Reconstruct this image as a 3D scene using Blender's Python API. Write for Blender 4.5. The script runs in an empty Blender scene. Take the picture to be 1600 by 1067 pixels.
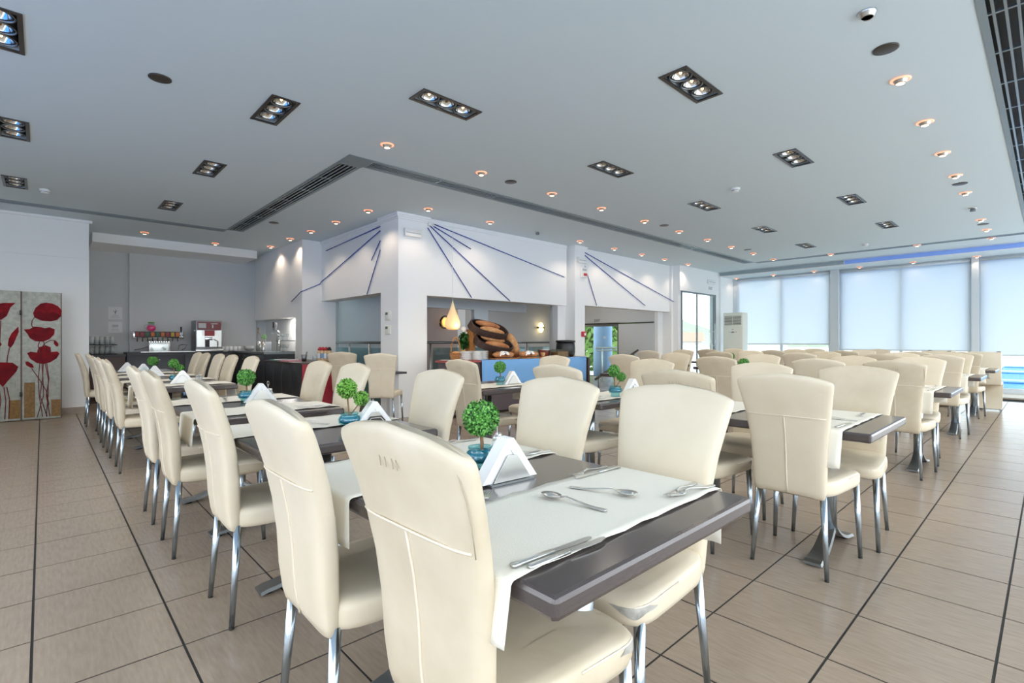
import bpy, bmesh, math, random
from mathutils import Vector, Matrix
random.seed(7)
PI = math.pi
S = bpy.context.scene
C = S.collection

# ------------------------------------------------------------------ camera, world, exposure
cam_d = bpy.data.cameras.new('camera'); cam = bpy.data.objects.new('camera', cam_d); C.objects.link(cam)
cam.location = (0, 0, 1.17); cam.rotation_euler = (PI/2, 0, math.radians(46.97 - 90))
cam_d.sensor_width = 36; cam_d.lens = 786/1600*36; cam_d.clip_start = .02; cam_d.clip_end = 2000
S.camera = cam
W = bpy.data.worlds.new('world'); S.world = W; W.use_nodes = True
bg = W.node_tree.nodes['Background']; bg.inputs[0].default_value = (.90, .955, 1, 1); bg.inputs[1].default_value = 3.5
S.view_settings.view_transform = 'Standard'; S.view_settings.look = 'None'
S.view_settings.gamma = 1; S.view_settings.use_curve_mapping = False
S.view_settings.exposure = 0.27
S.cycles.use_denoising = True
S.cycles.max_bounces = 12; S.cycles.diffuse_bounces = 9; S.cycles.transmission_bounces = 8; S.cycles.transparent_max_bounces = 12
S.cycles.sample_clamp_indirect = 6
S.cycles.caustics_reflective = False; S.cycles.caustics_refractive = False

# ------------------------------------------------------------------ materials
def lin(h):
    h = h.lstrip('#'); r = []
    for i in (0, 2, 4):
        c = int(h[i:i+2], 16)/255; r.append(c/12.92 if c <= .04045 else ((c+.055)/1.055)**2.4)
    return (*r, 1)
MATS = {}
def mat(name, col, rough=.5, metal=0, spec=.5, emit=0, trans=0, alpha=1, noise=None, scale=8, stretch=(1,1,1), bump=0, bscale=60, coat=0, ecol=None, sub=None, lo=.3, hi=.7):
    m = bpy.data.materials.new(name); m.use_nodes = True; nt = m.node_tree; N = nt.nodes; L = nt.links
    p = N['Principled BSDF']; c = lin(col)
    p.inputs['Base Color'].default_value = c; p.inputs['Roughness'].default_value = rough; p.inputs['Metallic'].default_value = metal
    p.inputs['Specular IOR Level'].default_value = spec; p.inputs['Alpha'].default_value = alpha
    p.inputs['Transmission Weight'].default_value = trans; p.inputs['Coat Weight'].default_value = coat; p.inputs['Coat Roughness'].default_value = .15
    if emit: p.inputs['Emission Color'].default_value = lin(ecol or col); p.inputs['Emission Strength'].default_value = emit
    if noise or bump:
        tc = N.new('ShaderNodeTexCoord'); mp = N.new('ShaderNodeMapping'); L.new(tc.outputs['Object'], mp.inputs[0]); mp.inputs['Scale'].default_value = stretch
        if noise:
            t = N.new('ShaderNodeTexNoise'); t.inputs['Scale'].default_value = scale; t.inputs['Detail'].default_value = 5; L.new(mp.outputs[0], t.inputs['Vector'])
            r = N.new('ShaderNodeValToRGB'); L.new(t.outputs['Fac'], r.inputs[0]); r.color_ramp.elements[0].position = lo; r.color_ramp.elements[1].position = hi
            r.color_ramp.elements[0].color = lin(noise); r.color_ramp.elements[1].color = c; L.new(r.outputs[0], p.inputs['Base Color'])
        if bump:
            t2 = N.new('ShaderNodeTexNoise'); t2.inputs['Scale'].default_value = bscale; t2.inputs['Detail'].default_value = 3; L.new(mp.outputs[0], t2.inputs['Vector'])
            b = N.new('ShaderNodeBump'); b.inputs['Strength'].default_value = bump; b.inputs['Distance'].default_value = .01; L.new(t2.outputs['Fac'], b.inputs['Height']); L.new(b.outputs[0], p.inputs['Normal'])
    MATS[name] = m; return m
M = MATS
mat('wall_white', '#f3f4f3', .7, bump=.04, bscale=90); mat('ceil', '#d6e3e8', .8, bump=.03, bscale=70)
mat('wall_grey', '#ccd0d2', .7, bump=.04); mat('wall_slate', '#a2a5a9', .7); mat('wall_taupe', '#a79a97', .7); mat('wall_pale', '#d3dade', .7)
mat('grout', '#282625', .8)
mat('tile', '#a39484', .24, noise='#968777', scale=11, stretch=(7, 1, 1), bump=.04, bscale=40, spec=.6)
mat('skirt', '#b0a396', .5, noise='#9d9184', scale=6)
mat('leather', '#dfd4bf', .42, noise='#d8ccb4', scale=5, bump=.10, bscale=28, spec=.45)
mat('leather_aged', '#d8ccb5', .42, noise='#c9bca3', scale=6, bump=.12, bscale=24, spec=.45)
mat('welt', '#e2d7c4', .5); mat('scuff', '#b3a792', .6); mat('worn', '#bdbab2', .6, noise='#8d8b85', scale=30, bump=.3, bscale=60)
mat('chrome', '#b3c0cb', .2, 1); mat('steel', '#dadbd8', .3, 1); mat('steel_dull', '#8f9496', .4, 1); mat('chrome_bright', '#e0e4e6', .1, 1)
mat('tabletop', '#4a4241', .22, noise='#413938', scale=40, stretch=(1, 14, 14), spec=.6, coat=.35)
mat('cloth', '#ebe7da', .85, bump=.15, bscale=300); mat('napkin', '#fbfbfa', .8)
mat('black', '#141516', .4); mat('dark', '#33363a', .35, noise='#2a2d31', scale=6, stretch=(1,1,.2)); mat('dark_brown', '#4a3a38', .4, noise='#3f302f', scale=6)
mat('gunmetal', '#5b5753', .35, .8); mat('lampblack', '#1d1c1b', .5)
mat('reflector', '#d8d6d2', .16, 1); mat('white_plastic', '#f0f0ec', .4); mat('ivory', '#e9eade', .45); mat('grey_plastic', '#7c8387', .5)
mat('grille_metal', '#9aa5ab', .3, .85); mat('grille_edge', '#8d9a9f', .45, .5)
mat('leaf', '#78c255', .5, noise='#1f5a24', scale=130, lo=.4, hi=.6); mat('leaf_light', '#8cc24a', .5, noise='#4d9436', scale=130, lo=.4, hi=.6); mat('leaf_dark', '#24561f', .5); mat('twig', '#8a6a4d', .7)
mat('leaf_red', '#9c6a35', .5)
mat('gel', '#45cfe4', .15, noise='#1aa0c2', scale=60)
mat('pane', '#e6f2f4', .0, trans=1, spec=.3)
mat('halo', '#ffe9d0', .3, emit=4.5, ecol='#ffd9b0'); mat('lamp_lit', '#ffd0a0', .3, emit=9, ecol='#ffb56b'); mat('ring_glass', '#f6cdb4', .15, spec=.8)
mat('blue_rod', '#1d3f9c', .4); mat('led', '#7f9bd2', .4, emit=.30, ecol='#5f86d8'); mat('led_off', '#9aa9af', .4)
mat('red_panel', '#a82b3b', .5); mat('buffet_red', '#a6453b', .4); mat('blue_cloth', '#79aee4', .8, bump=.1, bscale=200); mat('buffet_body', '#55494c', .5)
mat('wicker', '#b98550', .6, noise='#8f5f31', scale=40, bump=.5, bscale=120); mat('crate', '#4a3833', .6, noise='#3a2b27', scale=20)
mat('bread', '#b97a48', .7, noise='#d7a875', scale=14, bump=.3); mat('bread_dark', '#a05f38', .7, noise='#c98f5c', scale=10, bump=.3)
mat('kettle', '#26292b', .35); mat('porcelain', '#f4f4f2', .2); mat('croutons', '#cf9a62', .7, noise='#9c6234', scale=70, bump=.5, bscale=90)
mat('petal', '#8c1720', .75, noise='#5e0f18', scale=10, spec=.2); mat('stem_red', '#6d1f28', .6); mat('canvas', '#b5b8ae', .6, noise='#9a9c92', scale=22, bump=.4, bscale=40)
mat('gold', '#8f6a2e', .5, noise='#6a4a1a', scale=50, bump=.4, bscale=60); mat('frame_brown', '#5a4038', .5)
mat('pink', '#d6126c', .3, emit=.15); mat('petal_dark', '#5a0d16', .75, noise='#7a1520', scale=12, spec=.2); mat('maroon', '#7a1c26', .3, noise='#571018', scale=9); mat('paper', '#dfe3e4', .7); mat('ink', '#474c52', .7); mat('ink_blue', '#2c4f7c', .6); mat('ink_soft', '#b9c0c2', .7)
mat('mug_white', '#e9eaea', .25)
mat('juice', '#d8b78e', .3); mat('cap_red', '#b02a36', .4); mat('label', '#dfe3ea', .5); mat('label_blue', '#7f9fc4', .5)
mat('yellow', '#d4a72c', .6); mat('fire_red', '#c2313b', .4); mat('lcd', '#6c7a6b', .3)
mat('lamp_glow', '#ffd98a', .4, emit=1.1, ecol='#ffc766'); mat('sconce', '#ffe7a8', .3, emit=5, ecol='#ffdf90')
mat('pool', '#0b78cc', .5, noise='#0a6cbc', scale=.6, spec=.12); mat('lane', '#bfe4f2', .5); mat('deck', '#e3e6e6', .7)
mat('hill', '#76866f', .9, noise='#97a08c', scale=.09); mat('tree_far', '#55802f', .9, noise='#86a056', scale=2); mat('house', '#b9b0aa', .8); mat('roof', '#a98878', .8); mat('outside_column', '#9dbbdc', .6)
for nm, c in (('tap_red', '#8f2b30'), ('tap_green', '#2f5b46'), ('tap_orange', '#c2662c'), ('tap_yellow', '#b9952f')): mat(nm, c, .4)
mat('magenta', '#c96a7c', .6); mat('teal', '#5fb1a6', .6)
# teardrop lamp: warm inside glow that fades towards its tip (a lamp: it gives off light)
def lamp_mat():
    m = bpy.data.materials.new('drop_lamp'); m.use_nodes = True; nt = m.node_tree; p = nt.nodes['Principled BSDF']
    p.inputs['Base Color'].default_value = lin('#ecdab0')
    tc = nt.nodes.new('ShaderNodeTexCoord'); sp = nt.nodes.new('ShaderNodeSeparateXYZ'); nt.links.new(tc.outputs['Object'], sp.inputs[0])
    r = nt.nodes.new('ShaderNodeMapRange'); nt.links.new(sp.outputs[2], r.inputs[0]); r.inputs[1].default_value = .1; r.inputs[2].default_value = .42; r.inputs[3].default_value = .42; r.inputs[4].default_value = .06
    p.inputs['Emission Color'].default_value = lin('#ffb040'); nt.links.new(r.outputs[0], p.inputs['Emission Strength']); MATS['drop_lamp'] = m
lamp_mat()
# roller blind cloth: thin fabric that lets daylight through
def blind_mat():
    m = bpy.data.materials.new('blind'); m.use_nodes = True; nt = m.node_tree; nt.nodes.remove(nt.nodes['Principled BSDF']); out = nt.nodes['Material Output']
    d = nt.nodes.new('ShaderNodeBsdfDiffuse'); t = nt.nodes.new('ShaderNodeBsdfTranslucent'); mx = nt.nodes.new('ShaderNodeMixShader')
    d.inputs[0].default_value = lin('#e6eaec'); t.inputs[0].default_value = lin('#e9eaea'); mx.inputs[0].default_value = .72
    nt.links.new(d.outputs[0], mx.inputs[1]); nt.links.new(t.outputs[0], mx.inputs[2]); nt.links.new(mx.outputs[0], out.inputs[0]); MATS['blind'] = m
blind_mat()
def pane_mat(name, tint, gl=.06):
    m = bpy.data.materials.new(name); m.use_nodes = True; nt = m.node_tree; nt.nodes.remove(nt.nodes['Principled BSDF']); out = nt.nodes['Material Output']
    g = nt.nodes.new('ShaderNodeBsdfGlossy'); g.inputs['Roughness'].default_value = .02; t = nt.nodes.new('ShaderNodeBsdfTransparent'); t.inputs[0].default_value = lin(tint)
    mx = nt.nodes.new('ShaderNodeMixShader'); mx.inputs[0].default_value = gl
    nt.links.new(t.outputs[0], mx.inputs[1]); nt.links.new(g.outputs[0], mx.inputs[2]); nt.links.new(mx.outputs[0], out.inputs[0]); MATS[name] = m
pane_mat('pane', '#f2f8f8'); pane_mat('rail_glass', '#cfe3e6'); pane_mat('jar_glass', '#bfe6ea', .10); pane_mat('glass', '#eef4f4', .12)

def frosted(name, tint, col, f):
    m = bpy.data.materials.new(name); m.use_nodes = True; nt = m.node_tree; p = nt.nodes['Principled BSDF']; out = nt.nodes['Material Output']
    p.inputs['Base Color'].default_value = lin(col); p.inputs['Roughness'].default_value = .12; t = nt.nodes.new('ShaderNodeBsdfTransparent'); t.inputs[0].default_value = lin(tint); mx = nt.nodes.new('ShaderNodeMixShader'); mx.inputs[0].default_value = f
    nt.links.new(t.outputs[0], mx.inputs[1]); nt.links.new(p.outputs[0], mx.inputs[2]); nt.links.new(mx.outputs[0], out.inputs[0]); MATS[name] = m
frosted('tumbler', '#f4f8f8', '#e6eced', .42)
# ------------------------------------------------------------------ mesh helpers
class MB:
    def __init__(s): s.v = []; s.f = []; s.sm = []
    def add(s, vs, fs, smooth=False):
        o = len(s.v); s.v += [tuple(v) for v in vs]; s.f += [tuple(i+o for i in f) for f in fs]; s.sm += [smooth]*len(fs); return s
    def box(s, x0, y0, z0, x1, y1, z1):
        v = [(x0,y0,z0),(x1,y0,z0),(x1,y1,z0),(x0,y1,z0),(x0,y0,z1),(x1,y0,z1),(x1,y1,z1),(x0,y1,z1)]
        return s.add(v, [(0,3,2,1),(4,5,6,7),(0,1,5,4),(1,2,6,5),(2,3,7,6),(3,0,4,7)])
    def bevbox(s, x0, y0, z0, x1, y1, z1, b=.01, seg=2, smooth=True):
        bm = bmesh.new(); bmesh.ops.create_cube(bm, size=1)
        for v in bm.verts: v.co = Vector(((x0+x1)/2+v.co.x*(x1-x0), (y0+y1)/2+v.co.y*(y1-y0), (z0+z1)/2+v.co.z*(z1-z0)))
        bmesh.ops.bevel(bm, geom=bm.edges[:]+bm.verts[:], offset=b, segments=seg, profile=.5, affect='EDGES')
        bm.verts.index_update(); s.add([v.co[:] for v in bm.verts], [[v.index for v in f.verts] for f in bm.faces], smooth); bm.free(); return s
    def lathe(s, prof, n=20, c=(0,0,0), close=True, axis='z', smooth=True):
        vs = []; fs = []
        for r, z in prof:
            for k in range(n):
                a = 2*PI*k/n; p = (r*math.cos(a), r*math.sin(a), z)
                if axis == 'x': p = (p[2], p[0], p[1])
                if axis == 'y': p = (p[0], p[2], p[1])
                vs.append((p[0]+c[0], p[1]+c[1], p[2]+c[2]))
        for i in range(len(prof)-1):
            for k in range(n): fs.append((i*n+k, i*n+(k+1)%n, (i+1)*n+(k+1)%n, (i+1)*n+k))
        if close: fs.append(tuple(range(n-1, -1, -1))); m = (len(prof)-1)*n; fs.append(tuple(range(m, m+n)))
        return s.add(vs, fs, smooth)
    def tube(s, pts, r, n=8, smooth=True):
        P = [Vector(p) for p in pts]; vs = []; fs = []
        rr = r if isinstance(r, (list, tuple)) else [r]*len(P)
        for i, p in enumerate(P):
            t = (P[min(i+1, len(P)-1)]-P[max(i-1, 0)]).normalized(); u = t.cross(Vector((0,0,1)) if abs(t.z) < .95 else Vector((1,0,0))).normalized(); w = t.cross(u)
            for k in range(n): a = 2*PI*k/n; vs.append(p+(u*math.cos(a)+w*math.sin(a))*rr[i])
        for i in range(len(P)-1):
            for k in range(n): fs.append((i*n+k, i*n+(k+1)%n, (i+1)*n+(k+1)%n, (i+1)*n+k))
        fs.append(tuple(range(n-1, -1, -1))); m = (len(P)-1)*n; fs.append(tuple(range(m, m+n)))
        return s.add(vs, fs, smooth)
    def prism(s, poly, d, frame=None):
        """poly 2D (a,b); extruded by d along c; frame maps (a,b,c)->xyz"""
        fr = frame or (lambda a, b, c: (a, b, c)); n = len(poly)
        vs = [fr(a, b, 0) for a, b in poly]+[fr(a, b, d) for a, b in poly]
        fs = [tuple(range(n-1, -1, -1)), tuple(range(n, 2*n))]+[(i, (i+1) % n, n+(i+1) % n, n+i) for i in range(n)]
        return s.add(vs, fs)
    def ell(s, c, r, n=16, m=10):
        prof = [(math.sin(PI*i/m), -math.cos(PI*i/m)) for i in range(m+1)]; vs = []; fs = []
        for q, z in prof:
            for k in range(n): a = 2*PI*k/n; vs.append((c[0]+r[0]*q*math.cos(a), c[1]+r[1]*q*math.sin(a), c[2]+r[2]*z))
        for i in range(m):
            for k in range(n): fs.append((i*n+k, i*n+(k+1)%n, (i+1)*n+(k+1)%n, (i+1)*n+k))
        return s.add(vs, fs, True)
    def mesh(s, name, m):
        me = bpy.data.meshes.new(name); me.from_pydata(s.v, [], s.f); me.materials.append(M[m] if isinstance(m, str) else m)
        me.polygons.foreach_set('use_smooth', s.sm); me.update()
        bm = bmesh.new(); bm.from_mesh(me); bmesh.ops.recalc_face_normals(bm, faces=bm.faces[:]); bm.to_mesh(me); bm.free()
        return me
    def build(s, name, m, parent=None, loc=None, rz=0):
        o = bpy.data.objects.new(name, s.mesh(name, m)); C.objects.link(o)
        if parent is not None: o.parent = parent
        if loc: o.location = loc
        if rz: o.rotation_euler.z = rz
        return o
def tag(o, label, cat, group=None):
    o['label'] = label; o['category'] = cat
    if group: o['group'] = group
    return o
def thing(name, label, cat, loc=(0,0,0), rz=0, group=None):
    o = bpy.data.objects.new(name, None); C.objects.link(o); o.location = loc; o.rotation_euler.z = rz; o.empty_display_size = .05
    return tag(o, label, cat, group)
def struct(o): o['kind'] = 'structure'; return o
def copy_tree(o, parent=None):
    c = o.copy(); C.objects.link(c)
    if parent is not None: c.parent = parent
    for ch in o.children: copy_tree(ch, c)
    return c
def light(name, kind, parent, loc, power, col, **k):
    d = bpy.data.lights.new(name, kind); d.energy = power; d.color = col
    for a, b in k.items(): setattr(d, a, b)
    o = bpy.data.objects.new(name, d); C.objects.link(o); o.parent = parent; o.location = loc; return o
def text(name, s, size, m, loc, rot, parent=None, depth=.001, align='CENTER'):
    cu = bpy.data.curves.new(name, 'FONT'); cu.body = s; cu.size = size; cu.extrude = depth; cu.align_x = align; cu.align_y = 'CENTER'
    ob = bpy.data.objects.new(name+'_tmp', cu); C.objects.link(ob); dg = bpy.context.evaluated_depsgraph_get()
    me = bpy.data.meshes.new_from_object(ob.evaluated_get(dg)); bpy.data.objects.remove(ob)
    me.materials.clear(); me.materials.append(M[m]); o = bpy.data.objects.new(name, me); C.objects.link(o); o.location = loc; o.rotation_euler = rot
    if parent is not None: o.parent = parent
    return o
ORD = ['first', 'second', 'third', 'fourth', 'fifth', 'sixth', 'seventh', 'eighth', 'ninth', 'tenth', 'eleventh', 'twelfth', 'thirteenth', 'fourteenth']

# ------------------------------------------------------------------ setting: floor
CZ = 3.15
T = .4295; TX0 = -.0296; TY0 = .136; G = .0045
floor = struct(MB().box(-3, -1.9, -.12, 14.05, 13.0, -.0022).build('floor', 'grout'))
fw = (math.cos(math.radians(46.97)), math.sin(math.radians(46.97)))
cells = []
for i in range(-7, 33):
    for j in range(-5, 30):
        x0 = TX0+i*T; y0 = TY0+j*T
        if x0+T > 14.05 or x0 < -3 or y0 < -1.9 or y0+T > 12.9: continue
        cx, cy = x0+T/2, y0+T/2; d = cx*fw[0]+cy*fw[1]; r = cx*fw[1]-cy*fw[0]
        vis = d > .6 and abs(r) < d*1.03+.3
        if cx > 4.1 and cy > 8.5: vis = False
        cells.append((0 if vis else 1, d*d+r*r, x0, y0))
cells.sort()
tile_mesh = MB().prism([(G, G), (T-G, G), (T-G, T-G), (G, T-G)], .010, lambda a, b, c: (a, b, c-.010)).mesh('tile', 'tile')
for k, (v, d, x0, y0) in enumerate(cells[:290]):
    o = bpy.data.objects.new('tile', tile_mesh); C.objects.link(o); o.parent = floor; o.location = (x0, y0, random.uniform(-.0006, .0004))
rest = MB()
for v, d, x0, y0 in cells[290:]: rest.prism([(G, G), (T-G, G), (T-G, T-G), (G, T-G)], .006, lambda a, b, c: (x0+a, y0+b, c-.006))
o = rest.build('tiles', 'tile', floor); o['kind'] = 'stuff'

# ------------------------------------------------------------------ setting: ceiling with recesses
FIX = [(x, y, 'y') for y in (4.54, 6.6, 8.79) for x in (-.2, 1.45)]
FIX = [(-.2, 4.54, 'y'), (-.2, 6.6, 'y'), (-.25, 8.79, 'y'), (1.455, 4.545, 'y'), (1.40, 6.59, 'y'), (1.36, 8.76, 'y')]
FIX += [(x, 3.455, 'x') for x in (2.475, 4.785, 7.07, 9.34, 11.53)] + [(x, 1.895, 'x') for x in (3.67, 5.935, 8.264, 10.48)]
GR = [(2.385, 5.36, 2.635, 9.93, 'y'), (2.66, 5.07, 13.0, 5.31, 'x'), (-3, 9.96, 2.38, 10.16, 'x'), (.6, .02, 12.6, .29, 'x'), (13.02, -1.8, 13.2, 5.05, 'y')]
holes = [(x-.10, y-.28, x+.10, y+.28) if a == 'y' else (x-.28, y-.10, x+.28, y+.10) for x, y, a in FIX] + [g[:4] for g in GR]
def sheet(x0, y0, x1, y1, hs, z):
    xs = sorted({round(v, 4) for h in hs for v in (h[0], h[2])}|{x0, x1}); ys = sorted({round(v, 4) for h in hs for v in (h[1], h[3])}|{y0, y1})
    mb = MB()
    for a, b in zip(xs, xs[1:]):
        for c, d in zip(ys, ys[1:]):
            mx, my = (a+b)/2, (c+d)/2
            if any(h[0] < mx < h[2] and h[1] < my < h[3] for h in hs): continue
            mb.add([(a, c, z), (b, c, z), (b, d, z), (a, d, z)], [(0, 1, 2, 3)])
    return mb
cm = sheet(-3, -1.9, 14.3, 13.0, holes, CZ)
for h in holes:   # recess wells
    x0, y0, x1, y1 = h; z1 = CZ+.16
    cm.add([(x0,y0,CZ),(x1,y0,CZ),(x1,y1,CZ),(x0,y1,CZ),(x0,y0,z1),(x1,y0,z1),(x1,y1,z1),(x0,y1,z1)], [(0,1,5,4),(1,2,6,5),(2,3,7,6),(3,0,4,7),(4,5,6,7)])
struct(cm.build('ceiling', 'ceil'))
struct(MB().box(-3.1, -2, CZ+.2, 16, 13.2, CZ+.35).build('ceiling_slab', 'wall_white'))

# ------------------------------------------------------------------ setting: walls
def wall(name, m, *boxes, parent=None):
    mb = MB()
    for b in boxes: mb.box(*b)
    o = mb.build(name, m, parent)
    return struct(o) if parent is None else o
wl = wall('wall_left', 'wall_white', (-3, 10.8, 0, .56, 13.0, CZ))
crown = lambda mb, x0, y0, x1, y1, sx, sy, h=.075: mb.prism([(0, 0), (0, -h), (-.008, -h), (-.02, -.05), (-.042, -.02), (-.042, 0)], 1, lambda a, b, c: (x0+(x1-x0)*c-a*sx*-1, y0+(y1-y0)*c+a*sy, CZ+b))
tm = MB(); tm.box(-3, 10.775, 2.52, .56, 10.8, 2.545); tm.box(-3, 10.76, 3.11, .6, 10.8, 3.15); tm.box(-3, 10.785, .78, .56, 10.8, .79); tm.build('trim', 'wall_white', wl)
struct(MB().box(-3, 10.785, 0, .56, 10.8, .105).build('baseboard_left', 'skirt'))
wall('wall_back', 'wall_grey', (.56, 12.95, 0, 4.1, 13.1, CZ), (1.3, 12.85, 0, 3.7, 12.95, CZ))
MBb = MB().box(.66, 11.84, 2.98, 3.43, 12.95, CZ); struct(MBb.build('trim_1', 'wall_white'))
# core: column, pilasters, upper panels
def shaft(name, x0, y0, x1, y1, m='wall_white'):
    o = struct(MB().box(x0, y0, 0, x1, y1, CZ).build(name, m))
    mb = MB()
    for k, (e, z0, z1) in enumerate(((.015, 3.06, 3.085), (.03, 3.085, 3.115), (.045, 3.115, 3.15))): mb.box(x0-e, y0-e, z0, x1+e, y1+e, z1)
    mb.build('crown_molding', 'wall_white', o); return o
col = shaft('wall_column', 3.98, 6.815, 4.50, 7.36)
wall('wall_core_left', 'wall_white', (4.06, 7.36, 1.97, 4.35, 9.9, CZ), (4.045, 7.36, 3.08, 4.06, 9.9, 3.15), (4.03, 7.36, 3.11, 4.06, 9.9, 3.15))
wall('wall_pier', 'wall_white', (3.68, 9.9, 0, 4.35, 10.25, CZ))
wall('wall_bar', 'wall_white', (3.68, 10.25, 1.665, 3.95, 12.95, CZ), (3.95, 10.25, 0, 4.05, 12.95, CZ))
wall('wall_core_front', 'wall_white', (4.5, 6.84, 1.91, 7.93, 7.10, CZ), (4.5, 6.825, 3.08, 7.93, 6.84, 3.15), (7.78, 6.95, 0, 8.02, 7.1, CZ))
shaft('wall_pillar', 8.02, 6.69, 8.34, 7.4)
wall('wall_core_front_right', 'wall_white', (8.34, 6.80, 1.94, 11.98, 7.0, CZ), (11.75, 7.0, 0, 12.0, 7.1, CZ))
wall('wall_pillar_right', 'wall_white', (11.98, 6.74, 0, 12.36, 7.1, CZ))
# stairwell behind the openings
wall('wall_stair_left', 'wall_pale', (4.85, 8.6, 0, 4.95, 11.0, CZ), (4.35, 10.9, 0, 4.85, 11.0, CZ))
wall('wall_stair_lintel', 'wall_pale', (4.95, 8.2, 1.83, 8.1, 8.3, CZ), (6.58, 8.2, 0, 6.96, 8.3, 1.83))
wall('wall_stair_back', 'wall_slate', (8.2, 10.6, 0, 11.85, 10.7, CZ))
wall('wall_stair_back_left', 'wall_taupe', (4.95, 10.6, 0, 7.95, 10.75, CZ))
wall('wall_stair_back_pale', 'wall_pale', (7.95, 10.6, 0, 8.2, 10.72, CZ))
struct(MB().box(4.36, 7.1, 2.9, 11.75, 10.9, 3.0).build('ceiling_core', 'wall_pale'))
la = bpy.data.lights.new('stair_lamp', 'AREA'); la.energy = 16; la.size = 1.2; la.color = (1, .93, .85); lo_ = bpy.data.objects.new('stair_lamp', la); C.objects.link(lo_); lo_.location = (8.2, 9.4, 2.88)  # added fill light without a fixture, brightens the stairwell walls
lb = bpy.data.lights.new('hall_lamp', 'AREA'); lb.energy = 13; lb.size = .8; lb.color = (1, .95, .9); lo_ = bpy.data.objects.new('hall_lamp', lb); C.objects.link(lo_); lo_.location = (10.4, 8.2, 2.88)  # unseen area light added to lift the exit hall
lc = bpy.data.lights.new('bar_lamp', 'AREA'); lc.energy = 7; lc.size = .3; lc.color = (1, .95, .9); lo_ = bpy.data.objects.new('bar_lamp', lc); C.objects.link(lo_); lo_.location = (3.78, 11.0, 1.655)  # added light under the bar panel, brightens the beer tap recess
# exit hall side wall with sliding door along X = 11.6
wall('wall_hall', 'wall_grey', (11.75, 7.1, 1.70, 11.85, 10.6, CZ), (11.75, 7.1, 0, 11.85, 7.6, 1.7), (11.75, 9.7, 0, 11.85, 10.6, 1.7))
# door wall (right end) Y = 6.5
wall('wall_door', 'wall_white', (12.06, 6.55, 2.50, 14.5, 6.74, CZ), (14.12, 6.55, 0, 14.5, 6.74, 2.5), (12.06, 6.6, 0, 12.2, 6.74, 2.5))
struct(MB().box(14.3, 6.5, 0, 15.3, 6.6, 3.15).build('wall_end_return', 'wall_white'))
# cove face, soffit and window wall on the right end
struct(MB().box(14.3, -1.9, 3.03, 15.4, 6.6, 3.1).build('ceiling_soffit', 'ceil'))
struct(MB().box(14.25, -1.9, 3.03, 14.3, 6.55, 3.15).build('trim_2', 'wall_white'))
struct(MB().box(14.05, -1.9, -.1, 15.4, 6.6, .05).build('trim_3', 'skirt'))
struct(MB().box(14.035, -1.9, 0, 14.05, 6.5, .018).build('baseboard_right', 'black'))
wr = wall('wall_right', 'wall_pale', (15.12, 6.36, .05, 15.3, 6.6, 3.03), (15.12, -1.9, .05, 15.3, 6.4, .10), (15.12, -1.9, 2.98, 15.3, 6.4, 3.03))
# back part of the room and far sides, outside the view (daylight side): mullioned window walls
struct(MB().box(-3.1, -2.0, 0, -3.0, 13, .12).box(-3.1, 6.4, .12, -3, 13, 2.9).box(-3.1, -2, 2.9, -3, 13, CZ).build('wall_west', 'wall_white'))
struct(MB().box(-3.1, -2.0, 0, 15.4, -1.9, .12).box(-3.1, -2, 2.9, 15.4, -1.9, CZ).build('wall_south', 'wall_white'))
mu = MB()
for k in range(8): mu.box(-3.1, -2+k*2.1, 0, -3.0, -1.9+k*2.1, 3)
for k in range(10): mu.box(-2.9+k*1.95, -2, 0, -2.8+k*1.95, -1.9, 3)
struct(mu.build('window_9', 'wall_white'))
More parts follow.
